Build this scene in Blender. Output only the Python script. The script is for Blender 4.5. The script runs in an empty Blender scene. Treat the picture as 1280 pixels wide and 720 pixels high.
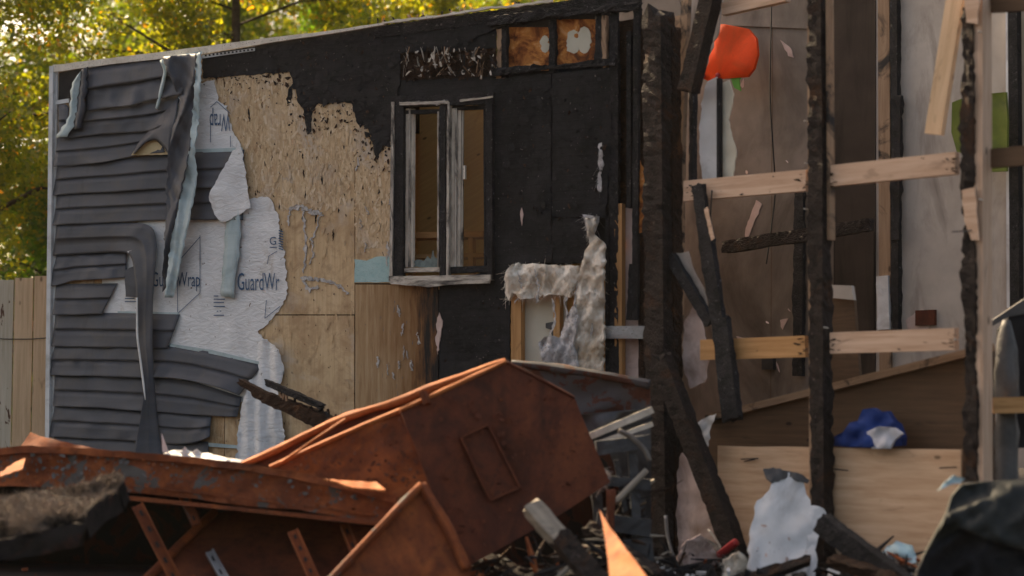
import bpy, bmesh, math, random
import numpy as np
from mathutils import Vector, noise
from mathutils.geometry import delaunay_2d_cdt

# ------------------------------------------------------------------ camera, world, sun, exposure
SC = bpy.context.scene
COL = SC.collection
FPX = 2200.0                       # focal length in photograph pixels (1280 wide)
EYE = Vector((0.0, 0.0, 1.0))
PITCH = math.atan(155.0 / FPX)     # horizon sits below the middle of the frame
cam = bpy.data.cameras.new('camera')
cam.lens = 36.0 * FPX / 1280.0
cam.sensor_width = 36.0
cam.clip_end = 3000.0
cam.dof.use_dof = True
cam.dof.focus_distance = 13.8
cam.dof.aperture_fstop = 1.05
co = bpy.data.objects.new('camera', cam)
co.location = EYE
co.rotation_euler = (math.pi / 2 + PITCH, 0, 0)
COL.objects.link(co)
SC.camera = co

SUN_AZ = math.radians(-40)         # from +Y towards -X : behind the house, from the left
SUN_EL = math.radians(43)
world = bpy.data.worlds.new('World')
SC.world = world
world.use_nodes = True
wn = world.node_tree.nodes
sky = wn.new('ShaderNodeTexSky')
sky.sky_type = 'NISHITA'
sky.sun_disc = False
sky.sun_elevation = SUN_EL
sky.sun_rotation = SUN_AZ
sky.dust_density = 5.0
sky.air_density = 1.0
wn['Background'].inputs['Strength'].default_value = 0.11
tint = wn.new('ShaderNodeMix'); tint.data_type = 'RGBA'; tint.blend_type = 'MULTIPLY'; tint.inputs[0].default_value = 1.0
tint.inputs[7].default_value = (1.17, 1.0, 0.82, 1)      # hazy, warm early autumn sky
world.node_tree.links.new(sky.outputs[0], tint.inputs[6])
world.node_tree.links.new(tint.outputs[2], wn['Background'].inputs['Color'])
sl = bpy.data.lights.new('sun', 'SUN')
sl.energy = 5.0
sl.angle = math.radians(0.6)
sl.color = (1.0, 0.78, 0.50)
so = bpy.data.objects.new('sun', sl)
sdir = Vector((math.sin(SUN_AZ) * math.cos(SUN_EL), math.cos(SUN_AZ) * math.cos(SUN_EL), math.sin(SUN_EL)))
so.rotation_euler = sdir.to_track_quat('Z', 'Y').to_euler()
so.location = (0, 0, 30)
COL.objects.link(so)

SC.view_settings.view_transform = 'Standard'
SC.view_settings.look = 'None'
SC.view_settings.exposure = 1.45
SC.view_settings.gamma = 1.0
SC.view_settings.use_curve_mapping = False
SC.render.engine = 'CYCLES'
SC.cycles.use_denoising = True
SC.cycles.max_bounces = 6
SC.cycles.transparent_max_bounces = 8

random.seed(7)
rng = np.random.default_rng(7)

# ------------------------------------------------------------------ planes
FWD = Vector((0, math.cos(PITCH), math.sin(PITCH)))
UPV = Vector((0, -math.sin(PITCH), math.cos(PITCH)))
def ray(px, py):
    return FWD + Vector((1, 0, 0)) * ((px - 640) / FPX) + UPV * ((360 - py) / FPX)

class Plane:
    """A plane of the place; p() finds the point of it seen in a direction, uv() gives metres along it."""
    def __init__(s, a, n, u):
        s.a = Vector(a); s.n = Vector(n).normalized(); s.u = Vector(u).normalized(); s.v = s.n.cross(s.u)
    def p(s, px, py, o=0.0):
        r = ray(px, py)
        t = (s.a + s.n * o - EYE).dot(s.n) / r.dot(s.n)
        return EYE + r * t
    def uv(s, q):
        d = q - s.a
        return (d.dot(s.u), d.dot(s.v))

def vplane(a, d):                      # vertical plane through a along d, facing the camera
    d = Vector((d[0], d[1], 0)).normalized()
    n = Vector((d.y, -d.x, 0))
    if n.dot(EYE - Vector((a[0], a[1], 1))) < 0: n = -n
    return Plane((a[0], a[1], 0), n, d)
def dplane(y): return vplane((0, y), (1, 0))
def tri_plane(A, B, C):                # plane through three (px, py, depth) points
    P = [dplane(q[2]).p(q[0], q[1]) for q in (A, B, C)]
    n = (P[1] - P[0]).cross(P[2] - P[0]).normalized()
    if n.dot(EYE - P[0]) < 0: n = -n
    u = (P[1] - P[0]).normalized()
    return Plane(P[0], n, u)
def at(px, py, y): return dplane(y).p(px, py)

W = vplane((-3.83, 14.67), (4.11, -2.20))      # the long burnt wall
F = vplane((1.00, 11.70), (0.694, -0.720))     # the open stud frame of the annex
def Fb(o): return vplane((F.a + F.n * o)[:2], F.u[:2])

# ------------------------------------------------------------------ node materials
MATS = {}
class NT:
    def __init__(s, name):
        s.m = bpy.data.materials.new(name); s.m.use_nodes = True
        s.t = s.m.node_tree; s.n = s.t.nodes; s.l = s.t.links
        s.b = s.n['Principled BSDF']; MATS[name] = s.m
    def uv(s, scale=(1, 1, 1), rot=0.0, rnd=True):
        tc = s.n.new('ShaderNodeTexCoord'); mp = s.n.new('ShaderNodeMapping')
        mp.inputs['Scale'].default_value = scale; mp.inputs['Rotation'].default_value = (0, 0, rot)
        if rnd:
            oi = s.n.new('ShaderNodeObjectInfo'); mu = s.n.new('ShaderNodeMath'); mu.operation = 'MULTIPLY'; mu.inputs[1].default_value = 37.0
            s.l.new(oi.outputs['Random'], mu.inputs[0])
            ad = s.n.new('ShaderNodeVectorMath'); ad.operation = 'ADD'
            s.l.new(tc.outputs['UV'], ad.inputs[0]); s.l.new(mu.outputs[0], ad.inputs[1])
            s.l.new(ad.outputs[0], mp.inputs[0])
        else:
            s.l.new(tc.outputs['UV'], mp.inputs[0])
        return mp.outputs[0]
    def obj(s, scale=1.0):
        tc = s.n.new('ShaderNodeTexCoord'); mp = s.n.new('ShaderNodeMapping')
        mp.inputs['Scale'].default_value = (scale,) * 3 if not isinstance(scale, tuple) else scale
        s.l.new(tc.outputs['Object'], mp.inputs[0]); return mp.outputs[0]
    def noise(s, vec, scale, detail=6, rough=0.6, dist=0.0):
        n = s.n.new('ShaderNodeTexNoise'); n.inputs['Scale'].default_value = scale; n.inputs['Detail'].default_value = detail
        n.inputs['Roughness'].default_value = rough; n.inputs['Distortion'].default_value = dist
        s.l.new(vec, n.inputs['Vector']); return n.outputs['Fac']
    def vor(s, vec, scale, feat='F1', out='Distance', rand=1.0):
        n = s.n.new('ShaderNodeTexVoronoi'); n.feature = feat; n.inputs['Scale'].default_value = scale; n.inputs['Randomness'].default_value = rand
        s.l.new(vec, n.inputs['Vector']); return n.outputs[out]
    def ramp(s, fac, stops, interp='LINEAR'):
        r = s.n.new('ShaderNodeValToRGB'); r.color_ramp.interpolation = interp
        e = r.color_ramp.elements
        while len(e) < len(stops): e.new(0.5)
        for k, (p, c) in enumerate(stops):
            e[k].position = p; e[k].color = (*c, 1) if len(c) == 3 else c
        s.l.new(fac, r.inputs[0]); return r.outputs[0]
    def bw(s, fac, a, b):
        return s.ramp(fac, [(a, (0, 0, 0)), (b, (1, 1, 1))])
    def mix(s, fac, a, b, mode='MIX'):
        m = s.n.new('ShaderNodeMix'); m.data_type = 'RGBA'; m.blend_type = mode
        if isinstance(fac, (int, float)): m.inputs[0].default_value = fac
        else: s.l.new(fac, m.inputs[0])
        for k, c in ((6, a), (7, b)):
            if isinstance(c, tuple): m.inputs[k].default_value = (*c, 1)
            else: s.l.new(c, m.inputs[k])
        return m.outputs[2]
    def math(s, op, a, b):
        m = s.n.new('ShaderNodeMath'); m.operation = op
        for k, c in ((0, a), (1, b)):
            if isinstance(c, (int, float)): m.inputs[k].default_value = c
            else: s.l.new(c, m.inputs[k])
        return m.outputs[0]
    def bump(s, h, strength, dist=0.01):
        b = s.n.new('ShaderNodeBump'); b.inputs['Strength'].default_value = strength; b.inputs['Distance'].default_value = dist
        s.l.new(h, b.inputs['Height']); s.l.new(b.outputs[0], s.b.inputs['Normal'])
    def done(s, col, rough=0.8, spec=0.3, metal=0.0):
        if isinstance(col, tuple): s.b.inputs['Base Color'].default_value = (*col, 1)
        else: s.l.new(col, s.b.inputs['Base Color'])
        if isinstance(rough, (int, float)): s.b.inputs['Roughness'].default_value = rough
        else: s.l.new(rough, s.b.inputs['Roughness'])
        s.b.inputs['Specular IOR Level'].default_value = spec; s.b.inputs['Metallic'].default_value = metal
        return s.m

def plain(name, c1, c2, scale=6, rough=0.8, bump=0.25, spec=0.3, metal=0.0, dist=0.006, speck=None, stain=None):
    t = NT(name); v = t.uv()
    n = t.noise(v, scale, 8, 0.65, 0.4)
    c = t.ramp(n, [(0.32, c1), (0.68, c2)])
    if stain:
        n3 = t.noise(v, 2.3, 5, 0.6, 1.0)
        c = t.mix(t.bw(n3, 0.52, 0.72), c, stain)
    if speck:
        n2 = t.noise(v, scale * 9, 3, 0.5); c = t.mix(t.bw(n2, 0.62, 0.7), c, speck)
    t.bump(t.noise(v, scale * 5, 6, 0.6), bump, dist)
    return t.done(c, rough, spec, metal)

def wood(name, dark, light, rough=0.75, soot=0.0, stretch=18):
    t = NT(name); v = t.uv((1, stretch, stretch))
    v2 = t.uv((1.2, 5, 5)); v3 = t.uv()
    g = t.noise(v, 2.2, 6, 0.65, 0.3); k = t.noise(v2, 2.0, 4, 0.6, 1.2)
    c = t.ramp(g, [(0.3, dark), (0.7, light)])
    c = t.mix(t.bw(k, 0.62, 0.78), c, tuple(x * 0.55 for x in dark))
    kn = t.vor(t.uv((2.4, 5, 5)), 1.3)
    c = t.mix(t.ramp(kn, [(0.05, (1, 1, 1)), (0.10, (0, 0, 0))]), c, tuple(x * 0.4 for x in dark))
    if soot > 0:
        s_ = t.noise(v3, 3.0, 8, 0.7, 0.8)
        c = t.mix(t.bw(s_, 0.62 - soot * 0.3, 0.72 - soot * 0.25), c, (0.012, 0.011, 0.011))
    t.bump(g, 0.35, 0.004)
    return t.done(c, rough, 0.3)

def char(name, base=(0.013, 0.0125, 0.0125), ash=(0.045, 0.044, 0.046), crack=34, ashy=0.62, brown=None, rough=0.85):
    t = NT(name); v = t.uv((1.0, 1.9, 1.0)); v0 = t.uv()
    d = t.vor(v, crack, 'DISTANCE_TO_EDGE')
    n = t.noise(v0, 9, 8, 0.7, 0.3)
    c = t.ramp(n, [(0.35, base), (0.75, ash)])
    c = t.mix(t.bw(t.noise(v0, 34, 4, 0.6), ashy, ashy + 0.12), c, tuple(min(1, x * 3.2) for x in ash))
    if brown:
        c = t.mix(t.bw(t.noise(v0, 3.2, 6, 0.7, 0.8), 0.55, 0.66), c, brown)
    c = t.mix(t.ramp(d, [(0.0, (1, 1, 1)), (0.06, (0, 0, 0))]), c, (0.006, 0.006, 0.006))
    h = t.math('ADD', t.ramp(d, [(0.0, (0, 0, 0)), (0.16, (1, 1, 1))]), t.math('MULTIPLY', n, 0.9))
    t.bump(h, 0.6, 0.009)
    return t.done(c, rough, 0.18)

def rust(name, paint=None, pamt=0.55, dark=(0.055, 0.015, 0.006), mid=(0.19, 0.045, 0.011), hi=(0.36, 0.10, 0.022)):
    t = NT(name); v = t.uv(); vs = t.uv((1.6, 5, 1))
    a = t.noise(v, 3.0, 9, 0.68, 0.6); b = t.noise(v, 26, 6, 0.7); st = t.noise(vs, 2.4, 6, 0.6, 0.3)
    c = t.ramp(a, [(0.30, dark), (0.52, mid), (0.74, hi)])
    c = t.mix(t.math('MULTIPLY', t.bw(st, 0.5, 0.75), 0.55), c, hi)
    c = t.mix(t.math('MULTIPLY', t.bw(b, 0.52, 0.70), 0.7), c, dark)
    so_ = t.noise(t.uv((1.0, 2.2, 1)), 1.7, 8, 0.7, 0.9); c = t.mix(t.math('MULTIPLY', t.bw(so_, 0.52, 0.70), 0.45), c, tuple(q * .5 for q in dark))
    h = b
    if paint:
        pm = t.noise(v, 5.0, 9, 0.66, 0.8)
        f = t.bw(pm, pamt, pamt + 0.025)
        c = t.mix(f, c, paint); h = t.math('ADD', b, f)
    t.bump(h, 0.35, 0.006)
    return t.done(c, 0.78, 0.3)

def osb():
    t = NT('oriented_strand_board'); v = t.uv()
    def flakes(sc, rot, seed):
        nv = t.noise(v, 5 + seed, 3); mp = t.n.new('ShaderNodeVectorMath'); mp.operation = 'ADD'
        t.l.new(t.uv(sc, rot), mp.inputs[0]); t.l.new(t.math('MULTIPLY', nv, 2.5), mp.inputs[1])
        sp = t.n.new('ShaderNodeSeparateColor'); t.l.new(t.vor(mp.outputs[0], 1.0, 'F1', 'Color'), sp.inputs[0]); return sp.outputs
    a = flakes((58, 13, 1), 0.22, 0); b = flakes((34, 40, 1), 0.7, 2); d = flakes((70, 17, 1), -0.2, 3)
    f = t.mix(t.bw(b[1], 0.55, 0.6), t.mix(t.bw(d[1], 0.4, 0.45), a[0], d[0]), b[0])
    c = t.ramp(f, [(0.0, (0.33, 0.205, 0.105)), (0.3, (0.42, 0.272, 0.145)), (0.7, (0.49, 0.335, 0.19)), (1.0, (0.57, 0.415, 0.26))])
    st = t.noise(t.uv((55, 7, 1), 0.1), 1.6, 6, 0.7, 0.5)
    c = t.mix(t.math('MULTIPLY', t.bw(st, 0.42, 0.72), 0.65), c, (0.20, 0.118, 0.06))
    dr = t.noise(t.uv((9, 1.5, 1)), 1.3, 6, 0.65, 0.4)
    c = t.mix(t.math('MULTIPLY', t.bw(dr, 0.5, 0.72), 0.7), c, (0.26, 0.16, 0.085))
    gr = t.noise(v, 2.4, 7, 0.65, 0.6)
    c = t.mix(t.math('MULTIPLY', t.bw(gr, 0.54, 0.66), 0.55), c, (0.46, 0.40, 0.36))
    sp = t.noise(t.uv((40, 13, 1)), 1.5, 6, 0.65, 0.5); big = t.noise(v, 1.7, 4, 0.6)
    c = t.mix(t.bw(t.math('ADD', sp, t.math('MULTIPLY', big, 0.25)), 0.82, 0.85), c, (0.06, 0.045, 0.035))
    t.bump(t.math('ADD', f, t.math('MULTIPLY', st, 0.8)), 0.4, 0.004)
    return t.done(c, 0.85, 0.2)

def scorch_ply():                       # smooth plywood that burns to black towards the window's far side
    t = NT('scorched_plywood'); v = t.uv((1, 1, 1), 0, False)
    g = t.noise(t.uv((22, 1.4, 1)), 1.5, 6, 0.65, 0.5)
    c = t.ramp(g, [(0.28, (0.20, 0.115, 0.05)), (0.5, (0.36, 0.235, 0.125)), (0.75, (0.46, 0.33, 0.20))])
    sx = t.n.new('ShaderNodeSeparateXYZ'); t.l.new(v, sx.inputs[0])
    k = t.math('ADD', sx.outputs[0], t.math('MULTIPLY', t.math('SUBTRACT', t.noise(t.uv((14, 1.6, 1)), 1.4, 6, 0.7), 0.5), 0.9))
    brn = t.n.new('ShaderNodeMapRange'); brn.inputs[1].default_value = 3.05; brn.inputs[2].default_value = 3.6; t.l.new(k, brn.inputs[0])
    c = t.mix(brn.outputs[0], c, (0.16, 0.07, 0.022))
    blk = t.n.new('ShaderNodeMapRange'); blk.inputs[1].default_value = 3.52; blk.inputs[2].default_value = 3.72; t.l.new(k, blk.inputs[0])
    c = t.mix(blk.outputs[0], c, (0.014, 0.013, 0.013))
    sp = t.noise(t.uv((30, 9, 1)), 1.3, 5, 0.6, 0.4)
    c = t.mix(t.bw(sp, 0.655, 0.69), c, (0.10, 0.095, 0.10))
    t.bump(g, 0.3, 0.004)
    return t.done(c, 0.8, 0.25)

def wrapmat():
    t = NT('house_wrap'); v = t.uv()
    n = t.noise(v, 4, 6, 0.6, 0.6); d = t.noise(t.uv((2, 0.8, 1)), 3.2, 7, 0.65, 0.8)
    c = t.ramp(n, [(0.3, (0.56, 0.56, 0.565)), (0.7, (0.74, 0.735, 0.73))])
    c = t.mix(t.bw(d, 0.58, 0.78), c, (0.46, 0.40, 0.34))
    c = t.mix(t.bw(t.noise(v, 24, 3, 0.5), 0.71, 0.75), c, (0.16, 0.12, 0.09))
    t.bump(t.math('ADD', t.noise(t.uv((3, 7, 1)), 3, 5, 0.55, 1.4), t.math('MULTIPLY', t.noise(v, 60, 2), 0.12)), 0.55, 0.02)
    return t.done(c, 0.6, 0.3)

def vinyl(name, c1, c2, dirt):
    t = NT(name); v = t.uv()
    n = t.noise(t.uv((0.6, 3, 1)), 3, 6, 0.6, 0.5)
    c = t.ramp(n, [(0.3, c1), (0.7, c2)])
    c = t.mix(t.math('MULTIPLY', t.bw(t.noise(v, 3.1, 8, 0.7, 0.8), 0.48, 0.70), 0.75), c, dirt)
    c = t.mix(t.math('MULTIPLY', t.bw(t.noise(t.uv((3, 0.7, 1)), 2.2, 7, 0.7, 0.5), 0.56, 0.70), 0.5), c, tuple(q * .55 for q in c1))
    t.bump(t.math('ADD', t.noise(t.uv((2, 70, 1)), 2, 4), t.noise(v, 5, 4)), 0.16, 0.006)
    return t.done(c, 0.56, 0.35)

def scorch_glow_mat():                      # char colours with the orange-white glow of lit gaps painted in
    t = NT('scorch_and_glow'); v = t.uv()
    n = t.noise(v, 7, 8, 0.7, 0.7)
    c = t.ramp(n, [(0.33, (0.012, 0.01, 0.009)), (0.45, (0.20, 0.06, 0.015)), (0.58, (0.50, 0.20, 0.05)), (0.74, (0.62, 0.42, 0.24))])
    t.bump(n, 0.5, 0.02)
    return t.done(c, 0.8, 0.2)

def sooty_frame():                      # white vinyl window frame, partly blackened
    t = NT('sooted_white_vinyl'); v = t.uv((1, 4, 1)); v0 = t.uv()
    n = t.noise(v, 4.0, 8, 0.72, 0.6)
    c = t.ramp(n, [(0.34, (0.03, 0.027, 0.025)), (0.44, (0.16, 0.14, 0.12)), (0.53, (0.42, 0.37, 0.31)), (0.75, (0.58, 0.53, 0.46))])
    t.bump(t.noise(v0, 22, 6, 0.7), 0.5, 0.01)
    return t.done(c, 0.6, 0.35)

def leafmat(name, a, b, c3):
    t = NT(name)
    g = t.n.new('ShaderNodeNewGeometry')
    c = t.ramp(g.outputs['Random Per Island'], [(0.0, a), (0.55, b), (0.93, b), (1.0, c3)])
    out = t.n['Material Output']
    df = t.n.new('ShaderNodeBsdfDiffuse'); tr = t.n.new('ShaderNodeBsdfTranslucent'); mx = t.n.new('ShaderNodeMixShader')
    gl = t.n.new('ShaderNodeBsdfGlossy'); gl.inputs['Roughness'].default_value = 0.45; m2 = t.n.new('ShaderNodeMixShader'); m2.inputs[0].default_value = 0.05
    t.l.new(c, df.inputs[0])
    yc = t.mix(0.75, c, (1.0, 0.90, 0.20), 'MULTIPLY'); yb = t.mix(1.0, yc, (4.6, 4.2, 2.1), 'MULTIPLY')
    t.l.new(yb, tr.inputs[0])
    mx.inputs[0].default_value = 0.58
    t.l.new(df.outputs[0], mx.inputs[1]); t.l.new(tr.outputs[0], mx.inputs[2])
    t.l.new(mx.outputs[0], m2.inputs[1]); t.l.new(gl.outputs[0], m2.inputs[2]); t.l.new(m2.outputs[0], out.inputs[0])
    return t.m

def peeling():
    t = NT('peeling_painted_wood'); v = t.uv((1, 3, 1)); g = t.noise(t.uv((1, 20, 1)), 2, 5)
    c = t.ramp(g, [(0.3, (0.42, 0.36, 0.27)), (0.7, (0.58, 0.52, 0.42))])
    f = t.noise(v, 5, 8, 0.65, 0.6)
    c = t.mix(t.bw(f, 0.60, 0.62), c, (0.10, 0.05, 0.03)); t.bump(f, 0.3, 0.006)
    return t.done(c, 0.8, 0.2)

def ash_ground():
    t = NT('ash_soil'); v = t.obj(1.0)
    n = t.noise(v, 3, 9, 0.7); c = t.ramp(n, [(0.3, (0.010, 0.009, 0.008)), (0.55, (0.028, 0.023, 0.02)), (0.75, (0.075, 0.06, 0.05))])
    c = t.mix(t.bw(t.noise(v, 40, 3), 0.66, 0.72), c, (0.16, 0.15, 0.14)); t.bump(t.noise(v, 18, 8, 0.7), 0.9, 0.04)
    return t.done(c, 0.95, 0.1)

def glassmat():
    t = NT('sooty_window_glass'); v = t.uv()
    out = t.n['Material Output']
    gl = t.n.new('ShaderNodeBsdfGlossy'); gl.inputs['Roughness'].default_value = 0.08; gl.inputs[0].default_value = (0.6, 0.6, 0.6, 1)
    tr = t.n.new('ShaderNodeBsdfTransparent'); tr.inputs[0].default_value = (0.85, 0.76, 0.62, 1)
    fr = t.n.new('ShaderNodeFresnel'); fr.inputs[0].default_value = 1.25
    mx = t.n.new('ShaderNodeMixShader'); t.l.new(fr.outputs[0], mx.inputs[0]); t.l.new(tr.outputs[0], mx.inputs[1]); t.l.new(gl.outputs[0], mx.inputs[2])
    t.l.new(mx.outputs[0], out.inputs[0]); return t.m

def scorched_wall(name, a, b, soot, lo, hi, stretch=(1, 1, 1)):
    t = NT(name); v = t.uv(stretch)
    n = t.noise(v, 1.6, 8, 0.65, 0.6); c = t.ramp(t.noise(t.uv(), 5, 6), [(0.3, a), (0.7, b)])
    c = t.mix(t.bw(n, lo, hi), c, soot); t.bump(t.noise(t.uv(), 30, 4), 0.15, 0.004)
    return t.done(c, 0.85, 0.2)

def strandmat():
    t = NT('wood_strands'); g = t.n.new('ShaderNodeNewGeometry'); v = t.uv((70, 9, 1)); v0 = t.uv(rnd=False)
    c = t.ramp(g.outputs['Random Per Island'], [(0.0, (0.43, 0.30, 0.175)), (0.15, (0.50, 0.36, 0.215)), (0.6, (0.57, 0.42, 0.26)), (0.9, (0.62, 0.475, 0.31)), (1.0, (0.66, 0.53, 0.38))])
    gr = t.noise(v0, 2.2, 7, 0.65, 0.6); c = t.mix(t.math('MULTIPLY', t.bw(gr, 0.50, 0.66), 0.6), c, (0.46, 0.40, 0.35))
    st = t.noise(v, 1.2, 5, 0.65, 0.4); c = t.mix(t.math('MULTIPLY', t.bw(st, 0.48, 0.72), 0.55), c, (0.24, 0.15, 0.08))
    dr = t.noise(t.uv((8, 1.2, 1), 0, False), 1.4, 6, 0.65, 0.5); c = t.mix(t.math('MULTIPLY', t.bw(dr, 0.52, 0.70), 0.55), c, (0.30, 0.18, 0.09))
    t.bump(st, 0.3, 0.003); return t.done(c, 0.85, 0.2)
def tanply():
    t = NT('tan_plywood'); g = t.noise(t.uv((26, 1.6, 1)), 1.4, 6, 0.65, 0.6); v = t.uv(rnd=False); m = t.noise(v, 3.2, 8, 0.68, 0.7)
    c = t.ramp(g, [(0.28, (0.42, 0.28, 0.15)), (0.5, (0.55, 0.395, 0.23)), (0.75, (0.63, 0.475, 0.30))])
    c = t.mix(t.math('MULTIPLY', t.bw(m, 0.45, 0.62), 0.8), c, (0.36, 0.235, 0.13))
    c = t.mix(t.math('MULTIPLY', t.bw(t.noise(v, 9, 7, 0.7, 0.6), 0.54, 0.68), 0.55), c, (0.24, 0.15, 0.085))
    c = t.mix(t.math('MULTIPLY', t.bw(t.noise(v, 2.0, 7, 0.65, 0.8), 0.54, 0.66), 0.5), c, (0.52, 0.46, 0.40))
    sp = t.noise(t.uv((34, 16, 1)), 1.3, 6, 0.62, 0.5); c = t.mix(t.bw(sp, 0.68, 0.73), c, (0.10, 0.07, 0.05))
    t.bump(t.math('ADD', g, m), 0.3, 0.004); return t.done(c, 0.85, 0.2)
tanply(); strandmat(); osb(); scorch_ply(); wrapmat(); scorch_glow_mat(); sooty_frame(); peeling(); ash_ground(); glassmat()
char('charred_wood')
char('charred_timber', (0.016, 0.012, 0.010), (0.05, 0.038, 0.032), 30, 0.64, (0.06, 0.028, 0.014))
def charred_sheet():
    t = NT('charred_sheet'); v = t.uv((5, 42, 1)); v0 = t.uv()
    g = t.noise(v, 2.0, 6, 0.65, 0.4); n = t.noise(v0, 3.5, 8, 0.7, 0.5); f = t.noise(v0, 60, 4, 0.6)
    c = t.ramp(n, [(0.3, (0.0105, 0.0105, 0.011)), (0.7, (0.027, 0.027, 0.028))])
    c = t.mix(t.math('MULTIPLY', t.bw(g, 0.55, 0.75), 0.6), c, (0.030, 0.029, 0.029))
    c = t.mix(t.bw(f, 0.66, 0.74), c, (0.075, 0.07, 0.066))
    br = t.n.new('ShaderNodeTexBrick'); br.inputs['Scale'].default_value = 8.0; br.inputs['Mortar Size'].default_value = 0.012; br.inputs['Brick Width'].default_value = 1.0; br.inputs['Row Height'].default_value = 0.5
    t.l.new(t.uv(rnd=False), br.inputs['Vector']); c = t.mix(t.math('MULTIPLY', br.outputs['Fac'], 0.5), c, (0.007, 0.007, 0.007))
    c = t.mix(t.bw(t.noise(v0, 1.4, 6, 0.7, 0.6), 0.70, 0.78), c, (0.045, 0.035, 0.028))
    t.bump(t.math('ADD', t.math('MULTIPLY', g, 0.6), t.math('ADD', n, t.math('MULTIPLY', f, 0.5))), 0.45, 0.012)
    return t.done(c, 0.8, 0.14)
charred_sheet()
plain('pale_char_ash', (0.05, 0.048, 0.047), (0.16, 0.15, 0.145), 12, 0.9, 0.3, 0.1)
char('charred_brown_wood', (0.02, 0.011, 0.007), (0.06, 0.032, 0.018), 28, 0.66, (0.10, 0.045, 0.018))
rust('rusted_steel'); rust('rusted_steel_flaking', (0.085, 0.075, 0.068), 0.55); rust('rusted_steel_dark', None, 0.5, (0.04, 0.011, 0.006), (0.105, 0.026, 0.010), (0.17, 0.046, 0.015))
rust('rusted_steel_bright', None, 0.5, (0.16, 0.045, 0.012), (0.36, 0.11, 0.03), (0.5, 0.19, 0.06))
rust('rust_streaked_grey_steel', (0.055, 0.052, 0.056), 0.46, (0.03, 0.012, 0.008), (0.07, 0.025, 0.014), (0.10, 0.04, 0.022))
rust('shade_dark_rust', (0.010, 0.009, 0.008), 0.46, (0.014, 0.006, 0.004), (0.035, 0.011, 0.005), (0.06, 0.018, 0.007))  # rust copy darkened to put the interior shade into the colour
vinyl('charcoal_vinyl', (0.044, 0.048, 0.060), (0.066, 0.071, 0.085), (0.082, 0.074, 0.068))
vinyl('teal_vinyl_back', (0.34, 0.43, 0.45), (0.46, 0.54, 0.55), (0.22, 0.27, 0.27))
vinyl('white_vinyl_trim', (0.50, 0.52, 0.53), (0.62, 0.62, 0.62), (0.25, 0.23, 0.21))
wood('raw_lumber', (0.42, 0.265, 0.17), (0.62, 0.44, 0.32)); wood('orange_lumber', (0.34, 0.17, 0.06), (0.52, 0.29, 0.12))
wood('sooty_lumber', (0.20, 0.12, 0.07), (0.36, 0.24, 0.15), 0.75, 0.28); wood('pale_plywood', (0.45, 0.27, 0.15), (0.66, 0.45, 0.29), 0.7, 0, 12)
wood('weathered_wood', (0.17, 0.14, 0.11), (0.33, 0.28, 0.22)); wood('fence_wood', (0.50, 0.34, 0.20), (0.70, 0.51, 0.33)); wood('brown_panel_wood', (0.075, 0.042, 0.022), (0.13, 0.075, 0.04))
wood('interior_brown', (0.52, 0.29, 0.09), (0.64, 0.37, 0.125))
plain('pale_drywall', (0.55, 0.54, 0.53), (0.70, 0.69, 0.69), 5, 0.9, 0.25, stain=(0.36, 0.33, 0.31))
plain('pink_drywall', (0.50, 0.36, 0.31), (0.62, 0.49, 0.44), 5, 0.9, 0.3, stain=(0.24, 0.16, 0.12))
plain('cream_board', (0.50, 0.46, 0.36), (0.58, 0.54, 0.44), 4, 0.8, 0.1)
plain('tan_insulation', (0.70, 0.60, 0.48), (0.92, 0.86, 0.77), 7, 0.95, 0.7, 0.1, dist=0.02, stain=(0.52, 0.36, 0.20))
plain('grey_insulation', (0.36, 0.34, 0.34), (0.70, 0.67, 0.66), 9, 0.9, 0.7, 0.2, dist=0.02, speck=(0.06, 0.06, 0.07))
plain('melted_wrap', (0.22, 0.20, 0.19), (0.60, 0.57, 0.54), 22, 0.7, 0.6, 0.3, speck=(0.05, 0.04, 0.04))
plain('blue_ink', (0.04, 0.085, 0.16), (0.055, 0.11, 0.20), 20, 0.7, 0.0)
plain('teal_primer', (0.27, 0.42, 0.42), (0.38, 0.52, 0.51), 16, 0.8, 0.2, speck=(0.12, 0.09, 0.07))
plain('yellow_foam', (0.46, 0.36, 0.20), (0.56, 0.45, 0.27), 8, 0.9, 0.4)
plain('black_fabric', (0.007, 0.0072, 0.009), (0.018, 0.019, 0.022), 5, 0.85, 0.3, 0.2)
plain('green_black_fabric', (0.010, 0.012, 0.0115), (0.022, 0.025, 0.023), 5, 0.7, 0.3, 0.3)
plain('blue_fabric', (0.012, 0.028, 0.12), (0.028, 0.055, 0.20), 6, 0.9, 0.3, 0.1, stain=(0.01, 0.015, 0.04))
plain('white_fabric', (0.42, 0.42, 0.46), (0.56, 0.56, 0.60), 6, 0.85, 0.3, 0.2)
plain('orange_plastic', (0.56, 0.042, 0.004), (0.72, 0.065, 0.008), 5, 0.6, 0.2, 0.1, stain=(0.40, 0.05, 0.008))
plain('red_plastic', (0.34, 0.02, 0.025), (0.46, 0.035, 0.035), 5, 0.5, 0.1, 0.4)
plain('olive_green_plastic', (0.09, 0.12, 0.010), (0.14, 0.17, 0.016), 5, 0.6, 0.1, 0.3, stain=(0.06, 0.08, 0.015))
plain('leaf_green_plastic', (0.05, 0.20, 0.015), (0.08, 0.28, 0.03), 5, 0.6, 0.1)
plain('pale_teal_paper', (0.34, 0.50, 0.56), (0.5, 0.62, 0.66), 5, 0.7, 0.2)
plain('grey_metal', (0.20, 0.20, 0.21), (0.34, 0.34, 0.34), 8, 0.45, 0.3, 0.5, 0.6, speck=(0.09, 0.06, 0.04))
plain('dull_metal', (0.12, 0.105, 0.09), (0.26, 0.235, 0.21), 9, 0.5, 0.4, 0.4, 0.4, stain=(0.06, 0.04, 0.03))
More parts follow.
